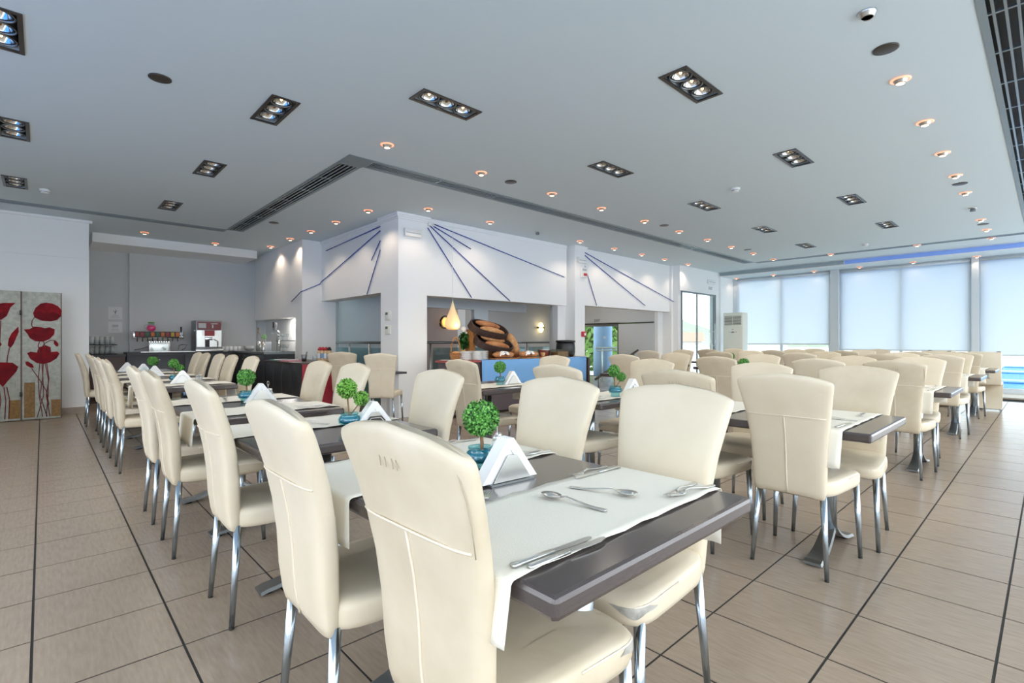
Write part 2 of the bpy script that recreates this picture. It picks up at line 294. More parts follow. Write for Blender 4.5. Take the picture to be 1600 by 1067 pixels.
# ------------------------------------------------------------------ dining chairs
def chair_meshes(sfx, leather):
    # backrest: loft of superellipse rings following a bowed profile, arched top
    prof = [(.380,.016,.150,.030),(.388,.012,.163,.046),(.42,.010,.169,.058),(.50,.004,.173,.068),(.60,.000,.178,.070),(.70,-.009,.186,.070),(.80,-.027,.198,.067),(.88,-.049,.210,.063),(.94,-.068,.219,.060),(.972,-.079,.224,.055),(.986,-.083,.225,.047),(.995,-.086,.222,.036),(.998,-.087,.214,.020)]
    n = 28; mb = MB(); vs = []; fs = []
    for z, xc, hw, th in prof:
        for k in range(n):
            a = 2*PI*k/n; ca, sa = math.cos(a), math.sin(a); e = .36
            y = hw*math.copysign(abs(ca)**e, ca); x = th/2*math.copysign(abs(sa)**.6, sa)
            zz = z; s = max(0, (z-.6)/.4); zz = z + s*(.016-.040*(y/.22)**2) - max(0, (.42-z)/.042)*0.0
            if z < .43: zz = z + .012*(1-(y/.18)**2)*-1*(0.43-z)/.05*-1
            vs.append((xc+x - .018*s*(1-(y/.22)**2), y, zz))
    for i in range(len(prof)-1):
        for k in range(n): fs.append((i*n+k, i*n+(k+1)%n, (i+1)*n+(k+1)%n, (i+1)*n+k))
    fs.append(tuple(range(n-1,-1,-1))); fs.append(tuple(range((len(prof)-1)*n, len(prof)*n)))
    mb.add(vs, fs, True); back = mb.mesh('backrest'+sfx, leather)
    # seat: cushion, wider at the front
    mb = MB(); rings = [(.398,.93),(.404,.985),(.42,1.0),(.452,1.0),(.466,.985),(.476,.94),(.4805,.80),(.482,.4)]; vs = []; fs = []; n = 32
    for z, q in rings:
        for k in range(n):
            a = 2*PI*k/n; ca, sa = math.cos(a), math.sin(a); e = .36
            u = math.copysign(abs(ca)**e, ca); w = math.copysign(abs(sa)**e, sa)
            x = .235+.235*u*q; hw = .19+.045*(x/.47); y = hw*w*q
            zz = z+.008*(1-w*w)*(1 if z > .46 else 0)-.012*max(0, u)**3*(1 if z > .46 else 0)
            vs.append((x, y, zz))
    for i in range(len(rings)-1):
        for k in range(n): fs.append((i*n+k, i*n+(k+1)%n, (i+1)*n+(k+1)%n, (i+1)*n+k))
    fs.append(tuple(range(n-1,-1,-1))); fs.append(tuple(range((len(rings)-1)*n, len(rings)*n)))
    mb.add(vs, fs, True); seat = mb.mesh('seat'+sfx, leather)
    # seams on the back: one across, one down, and a welt round the seat front
    def bx(z):
        for a, b in zip(prof, prof[1:]):
            if a[0] <= z <= b[0]: t = (z-a[0])/(b[0]-a[0]); return [a[i]+t*(b[i]-a[i]) for i in range(4)]
        return prof[-1]
    mb = MB(); pts = []
    for k in range(13):
        y = -.186+.372*k/12; z, xc, hw, th = bx(.80); e = min(1, abs(y)/hw); sa = max(0, 1-e**(2/.42))**.3
        s = .5; pts.append((xc-th/2*sa-.018*s*(1-(y/.22)**2)-.001, y, .80+s*(.016-.040*(y/.22)**2)-.012+.012*(y/.19)**2))
    mb.tube(pts, .0030, 6); pts = []
    for k in range(10):
        z = .40+.385*k/9; q = bx(z); s = max(0, (z-.6)/.4); pts.append((q[1]-q[3]/2-.018*s-.001, 0, z+s*.016))
    mb.tube(pts, .0035, 6); seam = mb.mesh('seam'+sfx, 'welt')
    mb = MB(); pts = []
    for k in range(25):
        a = -PI*.5+PI*k/24; ca, sa = math.cos(a), math.sin(a); u = math.copysign(abs(ca)**.36, ca); w = math.copysign(abs(sa)**.36, sa); x = .235+.235*u*.985
        pts.append((x, (.19+.045*x/.47)*w*.99, .462-.012*max(0, u)**3))
    mb.tube(pts, .0035, 6); welt = mb.mesh('welt'+sfx, 'welt')
    legs = []
    for (tx, ty), (bx_, by) in (((.022,.152),(-.008,.176)), ((.022,-.152),(-.008,-.176)), ((.415,.20),(.435,.217)), ((.415,-.20),(.435,-.217))):
        mb = MB(); mb.tube([(tx,ty,.41), (bx_,by,.004)], [.0165,.0105], 12); legs.append((mb.mesh('leg'+sfx, 'chrome'), (bx_, by)))
    cap = MB().lathe([(.0106,0),(.0107,.007)], 10).mesh('foot_cap'+sfx, 'black')
    return back, seat, seam, welt, legs, cap
def make_chair(sfx, leather):
    back, seat, seam, welt, legs, cap = chair_meshes(sfx, leather)
    r = thing('dining_chair', '', 'chair')
    def part(nm, me, par=r, loc=None):
        o = bpy.data.objects.new(nm, me); C.objects.link(o); o.parent = par
        if loc: o.location = loc
        return o
    b = part('backrest', back); part('seam', seam, b); s = part('seat', seat); part('welt', welt, s)
    for me, (x, y) in legs: l = part('leg', me); part('foot_cap', cap, l, (x, y, 0))
    return r
CH = {'a': make_chair('', 'leather'), 'b': make_chair('_aged', 'leather_aged')}
used = set()
def chair(x, y, face, label, kind='a', rot=0, group='dining chairs'):
    if kind not in used: o = CH[kind]; used.add(kind)
    else: o = copy_tree(CH[kind])
    o.location = (x, y, 0); o.rotation_euler.z = (0 if face > 0 else PI)+math.radians(rot); o['label'] = label; o['group'] = group
    return o
# ------------------------------------------------------------------ tables
tmesh = {}
K = 1.036; TH = .735; TW = .79*K      # table-top scale, height and width
def table(x0, y0, L, label, wd=TW):
    x0 *= K; y0 *= K; L *= K
    r = thing('dining_table', label, 'table', (x0+wd/2, y0+L/2, 0), 0, 'dining tables')
    k = (round(L, 2), wd)
    if k not in tmesh:
        top = MB().bevbox(-wd/2, -L/2, TH-.045, wd/2, L/2, TH, .011, 2, False).mesh('tabletop', 'tabletop')
        p = MB().lathe([(.036,.10),(.036,TH-.045)], 20).lathe([(.05,TH-.06),(.05,TH-.046)], 20).box(-.12,-.03,TH-.057,.12,.03,TH-.045).mesh('pedestal', 'chrome')
        arms = []
        for sx in (-1, 1):
            vs = []; fs = []; nn = 10
            for i in range(nn+1):
                t = i/nn; x = sx*(.02+.29*t); z = .012+.105*(1-t)**2.4; w = .036+.012*t; th = .022-.008*t
                if i == nn: z = .006
                vs += [(x,-w,z),(x,w,z),(x,w*.86,z+th),(x,-w*.86,z+th)]
            for i in range(nn):
                for q in range(4): fs.append((i*4+q, i*4+(q+1)%4, i*4+4+(q+1)%4, i*4+4+q))
            fs += [(3,2,1,0), tuple(nn*4+q for q in range(4))]
            arms.append(MB().add(vs, fs).mesh('foot', 'steel_dull'))
        pad = MB().lathe([(.03,0),(.03,.012)], 14).mesh('foot_pad', 'black')
        tmesh[k] = (top, p, arms, pad)
    top, p, arms, pad = tmesh[k]
    def part(nm, me, par, loc=None):
        o = bpy.data.objects.new(nm, me); C.objects.link(o); o.parent = par
        if loc: o.location = loc
        return o
    part('tabletop', top, r)
    for py in ((-L/2+.28, L/2-.28) if L > 1 else (0,)):
        q = part('pedestal', p, r, (0, py, 0))
        for sx, a in zip((-1, 1), arms): f = part('foot', a, q)
        for sx in (-1, 1): part('foot_pad', pad, q, (sx*.27, 0, 0))
    return r
# ------------------------------------------------------------------ runners
def runner(x0, y0, y1, label, wd=TW, dl=.19, dr=.17, seed=0, skew=0):
    x0 *= K; y0 *= K; y1 *= K
    rnd = random.Random(seed+int(y0*1000)); R = .012; pts = []
    for i in range(6): pts.append((-R-.004+.010*(i/5)*0, .75-dl+(dl-.012)*i/5))
    for i in range(1, 5): a = PI-PI/2*i/4; pts.append((R*math.cos(a)-.004+.0, .7405+R*math.sin(a)))
    for i in range(1, 12): pts.append((wd*i/12, .7525))
    for i in range(5): a = PI/2-PI/2*i/4; pts.append((wd+.004+R*math.cos(a), .7405+R*math.sin(a)))
    for i in range(1, 6): pts.append((wd+R+.004, .738-(dr-.012)*i/5))
    ny = 14; vs = []; fs = []; ph = rnd.random()*6
    for i, (x, z) in enumerate(pts):
        for j in range(ny+1):
            t = j/ny; y = y0+(y1-y0)*t+skew*(x/wd-.5); zz = z; xx = x
            if z < .735:
                h = (.735-z)/.19; w = .014*math.sin(t*9+ph)*h+.008*math.sin(t*17+ph*2)*h; xx += (-1 if x < .1 else 1)*(abs(w)+.004*h); zz -= .03*h*(t-.5)*(1 if rnd.random() < 2 else 0)*math.cos(ph)
                y += .012*h*math.sin(ph*3)
            elif .74 < z and .01 < x < wd-.01:
                e = max(0, 1-min(t, 1-t)*ny/1.2); zz += .0025*e*(1+math.sin(x*38+ph+3*t))
            vs.append((xx, y, zz))
    m = len(pts)
    for i in range(m-1):
        for j in range(ny): fs.append((i*(ny+1)+j, i*(ny+1)+j+1, (i+1)*(ny+1)+j+1, (i+1)*(ny+1)+j))
    o = MB().add(vs, fs, True).build('table_runner', 'cloth', None, (x0, 0, TH-.75))
    md = o.modifiers.new('thick', 'SOLIDIFY'); md.thickness = .0016; md.offset = 1
    return tag(o, label, 'tablecloth', 'white table runners')
# ------------------------------------------------------------------ cutlery
def cut_mesh(kind):
    mb = MB()
    def strip(sec, th=.0022):
        # sec: (x, halfwidth, z)
        vs = []; fs = []
        for x, w, z in sec: vs += [(x,-w,z),(x,w,z),(x,w*.8,z+th),(x,-w*.8,z+th)]
        for i in range(len(sec)-1):
            for q in range(4): fs.append((i*4+q, i*4+(q+1)%4, i*4+4+(q+1)%4, i*4+4+q))
        k = 4*(len(sec)-1); fs += [(3,2,1,0), (k,k+1,k+2,k+3)]
        mb.add(vs, fs, True)
    if kind == 'knife':
        strip([(-.11,.006,.001),(-.105,.0085,.001),(-.04,.007,.001),(0,.006,.001)], .005)
        mb.prism([(0,-.005),(.05,-.009),(.09,-.009),(.113,-.002),(.115,.004),(.10,.007),(0,.006)], .0018, lambda a,b,c: (a,b,c+.002))
    if kind in ('fork', 'spoon'):
        strip([(-.10,.006,.002),(-.095,.009,.0015),(-.06,.007,.002),(-.02,.0042,.007),(.02,.0035,.013),(.04,.004,.010)])
    if kind == 'fork':
        strip([(.038,.004,.010),(.05,.012,.006),(.062,.0125,.004)])
        for q in (-1.5,-.5,.5,1.5):
            y = q*.0072; mb.add([(.06,y-.002,.004),(.06,y+.002,.004),(.06,y+.002,.006),(.06,y-.002,.006),(.1,y-.001,.009),(.1,y+.001,.009),(.1,y+.001,.0105),(.1,y-.001,.0105)], [(0,3,2,1),(4,5,6,7),(0,1,5,4),(1,2,6,5),(2,3,7,6),(3,0,4,7)])
    if kind == 'spoon':
        vs = []; fs = []; n = 16
        for q in (0,.35,.7,1):
            for k in range(n): a = 2*PI*k/n; vs.append((.068+.032*q*math.cos(a), .0205*q*math.sin(a)*(1+.15*math.cos(a)), .0015+.010*q*q))
        vs2 = [(x,y,z+.0016) for x,y,z in vs]; o = len(vs)
        for i in range(3):
            for k in range(n):
                f = (i*n+k, i*n+(k+1)%n, (i+1)*n+(k+1)%n, (i+1)*n+k); fs.append(f); fs.append(tuple(x+o for x in f))
        for k in range(n): fs.append((3*n+k, 3*n+(k+1)%n, o+3*n+(k+1)%n, o+3*n+k))
        mb.add(vs+vs2, fs, True)
    return mb.mesh(kind, 'steel')
CM = {k: cut_mesh(k) for k in ('knife', 'fork', 'spoon')}
def cutlery(kind, x, y, deg, label, group='cutlery on the tables', z=.7555):
    o = bpy.data.objects.new(kind, CM[kind]); C.objects.link(o); o.location = (x*K, y*K, z+TH-.75); o.rotation_euler.z = math.radians(deg)
    return tag(o, label, 'cutlery', group)
# ------------------------------------------------------------------ topiary jars
def ball(mb, c, r, n, seed, size=.012):
    rnd = random.Random(seed)
    for i in range(n):
        z = 1-2*(i+.5)/n; a = i*2.39996; q = math.sqrt(1-z*z); d = Vector((q*math.cos(a), q*math.sin(a), z))
        rr = r*(1+rnd.uniform(-.16, .08)); p = Vector(c)+d*rr; t = d.cross(Vector((rnd.uniform(-1,1), rnd.uniform(-1,1), rnd.uniform(-1,1)))).normalized(); u = (d*.55+d.cross(t)*.8).normalized(); s = size*rnd.uniform(.7,1.2)
        w = t*s*.5; mb.add([p-u*s*.5, p+w, p+u*s*.7+d*.002, p-w], [(0,1,2),(0,2,3)])
jar_prof = [(.030,0),(.036,.004),(.034,.02),(.036,.028),(.050,.038),(.053,.055),(.048,.068),(.040,.074),(.043,.080),(.043,.086)]
jar_in = [(.041,.086),(.037,.076),(.045,.066),(.049,.055),(.046,.042),(.032,.034),(.02,.032)]
jm = MB().lathe(jar_prof+jar_in, 24, close=False).add([(0,0,0)]*3, [(0,1,2)]).mesh('jar', 'jar_glass')
gm = MB().lathe([(.030,.036),(.045,.043),(.047,.055),(.043,.066),(.036,.073)], 20).mesh('gel', 'gel')
rim = MB().lathe([(.041,.080),(.044,.083),(.043,.087),(.040,.087),(.039,.082)], 24, close=False).mesh('jar_rim', 'jar_glass')
def foliage(dbl, light_):
    mb = MB()
    if dbl: ball(mb, (-.012,0,.205), .045, 560, 3, .010); ball(mb, (.055,.006,.155), .034, 340, 5, .009)
    else: ball(mb, (0,0,.180), .056, 900, 4, .0105)
    core = MB()
    if dbl: core.ell((-.012,0,.205), (.038,.038,.038)); core.ell((.055,.006,.155), (.028,.028,.028))
    else: core.ell((0,0,.180), (.048,.048,.048))
    st = MB()
    if dbl: st.tube([(0,0,.05),(-.004,.002,.10),(-.012,0,.18)], .004, 8); st.tube([(0,0,.07),(.03,.004,.11),(.052,.006,.14)], .003, 8)
    else: st.tube([(0,0,.05),(.004,-.002,.09),(0,0,.15)], .006, 8)
    return mb.mesh('foliage', 'leaf_light' if light_ else 'leaf'), core.mesh('foliage_core', 'leaf_dark'), st.mesh('stem', 'twig')
FOL = {(d, l): foliage(d, l) for d in (0, 1) for l in (0, 1)}
def topiary(x, y, label, dbl=0, lite=0, rz=0):
    r = thing('topiary_jar', label, 'plant', (x*K, y*K, TH), rz, 'ball topiaries in blue glass jars')
    f, c, s = FOL[(dbl, lite)]
    def part(nm, me, par): o = bpy.data.objects.new(nm, me); C.objects.link(o); o.parent = par; return o
    j = part('jar', jm, r); part('gel', gm, j); t = part('stem', s, r); fo = part('foliage', f, r); part('foliage_core', c, fo); return r
# ------------------------------------------------------------------ napkin holders
nk = MB().prism([(-.108,.006),(-.070,.006),(0,.100),(.070,.006),(.108,.006),(.012,.135),(-.012,.135)], .05, lambda a,b,c: (a,c-.025,b))
for s in range(4): yy = -.02+.012*s; nk.prism([(-.098,.010),(.098,.010),(0,.128)], .002, lambda a,b,c: (a,yy+c,b))
nkm = nk.mesh('napkins', 'napkin')
pl = MB().prism([(-.072,.008),(.072,.008),(.018,.085),(-.018,.085)], .0025, lambda a,b,c: (a,c-.034,b)).mesh('plate', 'steel')
pl2 = MB().prism([(-.072,.008),(.072,.008),(.018,.085),(-.018,.085)], .0025, lambda a,b,c: (a,c+.031,b)).mesh('plate', 'steel')
bp = MB().box(-.085,-.04,0,.085,.04,.006).mesh('base', 'steel_dull')
bdg = MB().prism([(-.06,.009),(.06,.009),(.06,.03),(.03,.065),(-.03,.065),(-.06,.03)], .002, lambda a,b,c: (a,c-.0365,b)).mesh('badge', 'gunmetal')
bln = MB()
for (a, b), (c_, d) in zip([(-.05,.010),(-.05,.028),(-.025,.056),(.025,.056),(.05,.028)], [(-.05,.028),(-.025,.056),(.025,.056),(.05,.028),(.05,.010)]): bln.tube([(a,-.0372,b),(c_,-.0372,d)], .0012, 5)
blm = bln.mesh('badge_line', 'napkin')
def napkins(x, y, label, rz=0, badge=False):
    r = thing('napkin_holder', label, 'napkin holder', (x*K, y*K, TH+.0005), math.radians(rz), 'napkin holders on the tables')
    def part(nm, me, par): o = bpy.data.objects.new(nm, me); C.objects.link(o); o.parent = par; return o
    part('base', bp, r); p1 = part('plate', pl, r); part('plate', pl2, r); part('napkins', nkm, r)
    if badge: b = part('badge', bdg, p1); part('badge_line', blm, p1)
    return r
cdm = MB().box(-.05,-.028,0,.05,.028,.004).tube([(0,0,.002),(0,0,.10)], .002, 6).tube([(.012*math.cos(a), 0, .112+.014*math.sin(a)) for a in [2*PI*k/12 for k in range(13)]], .0016, 6).tube([(-.047,-.024,.02),(.047,-.024,.02),(.047,.024,.02),(-.047,.024,.02),(-.047,-.024,.02)], .0015, 6).mesh('rack', 'steel')
sj = MB().lathe([(.016,.004),(.018,.012),(.018,.045),(.013,.055)], 16).mesh('shaker', 'tumbler'); sl = MB().lathe([(.0145,.052),(.0145,.066),(.009,.071)], 16).mesh('lid', 'steel')
def caddy(x, y, label, rz=0):
    r = thing('condiment_caddy', label, 'caddy', (x*K, y*K, TH+.0045), math.radians(rz), 'condiment caddies on the tables')
    def part(nm, me, par, loc=None):
        o = bpy.data.objects.new(nm, me); C.objects.link(o); o.parent = par
        if loc: o.location = loc
        return o
    part('rack', cdm, r)
    for s in (-1, 1): j = part('shaker', sj, r, (s*.026, 0, 0)); part('lid', sl, j)
    return r
# ------------------------------------------------------------------ layout: left row (tables along Y at X .61-1.40)
LT = [(.55, 1.18, 'nearest'), (2.02, .80, 'second'), (3.05, 1.35, 'third'), (5.42, 1.40, 'fourth'), (7.05, 1.35, 'fifth'), (8.5, .8, 'last')]
for y, L, n in LT: table(.61, y, L, '%s dark table of the left row%s' % (n, ', its dark end pointing at the camera' if n == 'nearest' else ', counted away from the camera'))
c1 = chair(.60, .885, 1, 'largest cream chair in front, its scuffed tall back turned to the camera', 'b', 2)
chair(.55, 1.455, 1, 'cream chair directly behind the largest one, left side of the left row')
for y, x, n, k in ((2.45,.57,'third','a'), (3.40,.525,'fourth','b'), (4.09,.525,'fifth','a'), (5.80,.51,'sixth','b'), (6.62,.505,'seventh','a'), (7.32,.50,'eighth','b'), (8.33,.52,'ninth','a'), (9.22,.45,'tenth and last','b')):
    chair(x, y, 1, '%s cream chair along the left edge of the left table row' % n, k)
ca = chair(1.61, .95, -1, 'cream chair facing left across the front table, torn seat corner, nearest on that side', 'a', -2)
chair(1.60, 1.50, -1, 'cream chair facing left at the far half of the front table, behind the topiary', 'a')
chair(1.57, 2.38, -1, 'cream chair facing left on the right side of the second left-row table', 'a')
for y, n, k in ((3.50,'first','a'), (4.15,'second','b')): chair(1.60, y, -1, '%s of two cream chairs facing left at the third left-row table' % n, k)
for y, n, k in ((6.0,'nearest','a'), (6.8,'second','b'), (7.4,'third','a'), (8.15,'fourth','b'), (8.65,'farthest','a')): chair(1.60, y, -1, '%s of five cream chairs in line before the dark bar cabinets' % n, k)
# worn patches on the two front seats
def worn(par, a0, a1, z0, z1, seed):
    rnd = random.Random(seed); n, m = 22, 6; vs = []; ph = rnd.random()*6
    for i in range(n+1):
        a = math.radians(a0+(a1-a0)*i/n); ca, sa = math.cos(a), math.sin(a); u = math.copysign(abs(ca)**.36, ca); w = math.copysign(abs(sa)**.36, sa)
        e = min(1, 3.2*min(i/n, 1-i/n)); mid = (z0+z1)/2+.004*math.sin(i*.45+ph)
        for j in range(m+1):
            z = mid+(z1-z0)*(j/m-.5)*e*(1+.25*math.sin(i*.55+ph)); z = max(.421, min(.466, z)); q = 1.006-max(0, z-.452)*1.5
            x = .235+.235*u*q; vs.append((x, (.19+.045*(x/.47))*w*q, z-.012*max(0, u)**3*max(0, min(1, (z-.452)/.012))))
    mb = MB().add(vs, [(i*(m+1)+j, i*(m+1)+j+1, (i+1)*(m+1)+j+1, (i+1)*(m+1)+j) for i in range(n) for j in range(m)], True)
    seat = [c for c in par.children if c.name.startswith('seat')][0]; o = mb.build('worn_patch', 'worn', seat); o['label'] = 'peeling pale grey worn leather on the seat front'
bk = [c for c in c1.children if c.name.startswith('backrest')][0]; mb = MB()
for y in (.03, .01, -.015, -.03): mb.tube([(-.1105, y, .945), (-.1095, y-.006, .925)], .0011, 5)
o = mb.build('scuff_mark', 'scuff', bk); o['label'] = 'small grey scuffs on the chair back'
o = MB().tube([(-.055, -.2, .79), (-.068, -.204, .85), (-.083, -.207, .90), (-.096, -.206, .935), (-.101, -.2, .955)], .0013, 5).build('scuff_line', 'scuff', bk); o['label'] = 'worn grey line along the right edge of the chair back'
worn(c1, -80, -4, .426, .470, 2); worn(ca, 12, 80, .428, .470, 3)
# right block: rows of tables along X
RX = [2.73, 5.40, 7.94, 10.16, 11.44]
RCL = [2.80, 5.42, 8.07, 10.36, 11.72]
RN = ['first', 'second', 'third', 'fourth', 'fifth']
RY = [(.55, 1.18, 'front'), (2.05, .80, 'second'), (3.28, .80, 'third')]
for i, x in enumerate(RX):
    for y, L, n in RY + ([(4.55, .8, 'back')] if i in (2, 3) else []):
        table(x, y, L, '%s table of the %s table column to the right' % (n, RN[i]))
def rchair(i, side, y, n, k='a', dx=0, rot=0):
    x = (RCL[i] if side < 0 else RX[i]*K+TW+.16)+dx
    chair(x, y, -side, 'cream chair on the %s side of the %s right-hand column, %s in depth' % ('left' if side < 0 else 'right', RN[i], n), k, rot)
for i in range(4):
    ys = [(.92, 'nearest'), (1.50, 'second'), (2.48, 'third'), (3.66, 'fourth')] + ([(4.95, 'fifth')] if i in (2, 3) else [])
    for m, (y, n) in enumerate(ys):
        if i == 0: yl, yr, dl_, dr_ = [(.92,.87,0,.02),(1.45,1.50,-.09,.09),(2.36,2.5,-.09,.2),(3.6,3.86,.02,.38)][m]
        else: yl, yr, dl_, dr_ = y, y+.02, 0, 0
        rchair(i, -1, yl, n, 'ab'[(i+m) % 2], dl_)
        if i == 3 and m < 2: continue
        rchair(i, 1, yr, n, 'ab'[(i+m+1) % 2], dr_)
# high-sided cantilever chairs by the end window
def zchair():
    r = thing('cantilever_chair', '', 'chair')
    MB().bevbox(-.045,-.21,.44,.005,.21,.995,.012).build('backrest', 'leather', r)
    MB().bevbox(-.02,-.21,.43,.44,.21,.48,.015).build('seat', 'leather', r)
    MB().prism([(.40,.44),(.445,.44),(.13,.03),(.05,.03)], .42, lambda a,b,c: (a,c-.21,b)).build('slanted_support', 'leather', r)
    MB().tube([(.06,-.19,.018),(.42,-.19,.018),(.42,.19,.018),(.06,.19,.018)], .012, 8).build('base', 'chrome', r)
    MB().box(-.05,-.2,.995,.0,-.15,1.002).build('corner_cap', 'black', r)
    return r
zc = zchair(); zl = [(11.72,.77,1,'nearest'), (11.72,1.40,1,'farther, on the same side'), (12.74,1.45,-1,'opposite')]
for k, (x, y, f, n) in enumerate(zl):
    o = zc if k == 0 else copy_tree(zc); o.location = (x, y, 0); o.rotation_euler.z = 0 if f > 0 else PI; o['label'] = 'square-backed cantilever chair at the end-window table, %s of the three' % n; o['group'] = 'cantilever chairs'
rchair(4, -1, 2.5, 'third'); rchair(4, 1, 2.5, 'third', 'b'); rchair(4, -1, 3.7, 'fourth'); rchair(4, 1, 3.7, 'fourth', 'b')

# ------------------------------------------------------------------ things on the tables
runner(.61, .64, 1.0, 'nearest white runner across the front table, with two spoons on it', seed=1, dl=.12)
runner(.61, 1.27, 1.68, 'white runner across the far half of the front table', seed=2, dl=.125)
runner(.61, 2.40, 2.76, 'white runner across the second left-row table', seed=3, dl=.14)
runner(.61, 3.15, 3.50, 'nearer white runner of the third left-row table', seed=4, dl=.15)
runner(.61, 3.86, 4.22, 'farther white runner of the third left-row table', seed=5)
runner(.61, 5.58, 5.94, 'nearer white runner of the fourth left-row table', seed=6); runner(.61, 6.35, 6.7, 'farther white runner of the fourth left-row table', seed=7)
runner(.61, 7.2, 7.55, 'nearer white runner of the fifth left-row table', seed=8); runner(.61, 7.95, 8.3, 'farther white runner of the fifth left-row table', seed=9)
for i in range(5):
    runner(RX[i], .66, 1.0, 'white runner hanging over the near end of the %s right-hand column' % RN[i], seed=20+i)
    runner(RX[i], 1.27, 1.62, 'second white runner in the %s right-hand column' % RN[i], seed=30+i)
    runner(RX[i], 2.16, 2.52, 'third white runner in the %s right-hand column' % RN[i], seed=40+i, dl=.2)
    runner(RX[i], 3.42, 3.78, 'fourth white runner in the %s right-hand column' % RN[i], seed=50+i, dl=.2)
cutlery('spoon', .992, .835, 98, 'steel spoon lying bowl-up left of centre on the nearest runner')
cutlery('spoon', 1.125, .84, -72, 'steel spoon right of centre on the nearest runner, bowl towards the camera')
cutlery('fork', 1.30, .70, 186, 'upper fork of the crossed pair at the right end of the nearest runner')
cutlery('fork', 1.315, .675, 172, 'lower fork of the crossed pair at the right end of the nearest runner')
cutlery('knife', .735, .668, -4, 'longer table knife at the left front corner of the nearest runner')
cutlery('knife', .755, .645, -3, 'shorter table knife at the very front edge of the nearest runner')
cutlery('knife', 1.285, .975, 178, 'table knife at the back right edge of the nearest runner')
cutlery('fork', 1.28, 1.005, 184, 'fork beside the knife at the back right edge of the nearest runner', z=.752)
cutlery('fork', .80, .985, 30, 'fork peeping from behind the largest chair by the napkin holder')
cutlery('spoon', 1.12, 1.52, 100, 'spoon behind the front topiary on the far runner')
cutlery('knife', 1.30, 1.30, 176, 'knife at the right end of the far runner on the front table'); cutlery('fork', 1.29, 1.325, 184, 'fork at the right end of the far runner on the front table')
cutlery('fork', 1.24, 1.66, 178, 'fork at the far right edge of the front table')
cutlery('spoon', 1.0, 2.55, 120, 'spoon left of the topiary on the second left-row table'); cutlery('knife', 1.27, 2.44, 178, 'knife at the right end of the second left-row runner')
cutlery('knife', 1.27, 3.2, 178, 'knife on the nearer runner of the third left-row table'); cutlery('fork', 1.26, 3.26, 182, 'fork on the nearer runner of the third left-row table'); cutlery('spoon', .98, 3.4, 100, 'spoon on the nearer runner of the third left-row table'); cutlery('spoon', .95, 4.0, 80, 'spoon beside the jar on the third left-row table')
for i in range(3):
    x = RX[i]
    cutlery('spoon', x+.38, .84, 80, 'spoon in the middle of the near runner, %s right-hand column' % RN[i])
    cutlery('knife', x+.17, .70, -3, 'knife at the left front of the near runner, %s right-hand column' % RN[i])
    cutlery('fork', x+.66, .73, 186, 'fork at the right front of the near runner, %s right-hand column' % RN[i])
    cutlery('fork', x+.36, .78, 100, 'fork beside the middle spoon on the near runner, %s right-hand column' % RN[i])
cutlery('knife', 2.92, 2.22, 4, 'knife on the runner hung in front of the stair opening'); cutlery('fork', 2.95, 2.28, 4, 'fork on the runner hung in front of the stair opening')
topiary(1.03, 1.25, 'single ball topiary in blue jar on the front table', 0, 0)
topiary(1.06, 2.26, 'double ball topiary with reddish leaves in blue jar on the second left-row table', 1, 1, -.6)
topiary(1.02, 3.76, 'single ball topiary in blue jar on the third left-row table', 0, 0)
topiary(.98, 6.05, 'double ball topiary in blue jar before the chairs of the fourth left-row table', 1, 0, .3)
topiary(1.02, 7.75, 'single ball topiary on the fifth left-row table before the cabinets', 0, 0)
topiary(3.17, 1.95+.3, 'double ball topiary behind the facing chair in the first right-hand column', 1, 0, -.5)
topiary(3.22, 3.62, 'small single topiary standing out against the blue buffet cloth', 0, 0)
topiary(5.75, 2.35, 'topiary top peeping over the chair backs of the second right-hand column', 0, 0)
topiary(8.3, 3.6, 'farthest topiary peeping up left of the air conditioner chairs', 0, 0)
napkins(1.025, 1.125, 'white triangular napkin holder beside the front topiary', -4)
napkins(1.17, 2.24, 'napkin holder with brown badge on the second left-row table', -4, True)
napkins(1.10, 3.72, 'napkin holder beside the blue jar on the third left-row table', -4)
napkins(1.02, 5.90, 'napkin holder nearest in front of the fourth left-row topiary', -4)
napkins(.98, 7.05+.25, 'middle napkin holder of the far end of the left row', -4); napkins(.96, 8.05, 'farther napkin holder near the end of the left row', 0); napkins(.86, 8.75, 'farthest napkin holder of the left row', 0)
napkins(3.35, 2.22, 'napkin holder half hidden behind chairs, first right-hand column', -4); napkins(3.36, 3.60, 'napkin holder peeping up before the buffet cloth', -4)
caddy(1.25, 1.42, 'wire caddy with shakers behind the front napkin holder', 40); caddy(1.22, 3.95, 'wire caddy behind the napkin holder of the third left-row table', 40); caddy(1.2, 6.1, 'wire caddy on the fourth left-row table', 40); caddy(1.26, 2.45, 'wire caddy on the second left-row table, behind the napkins', 40)
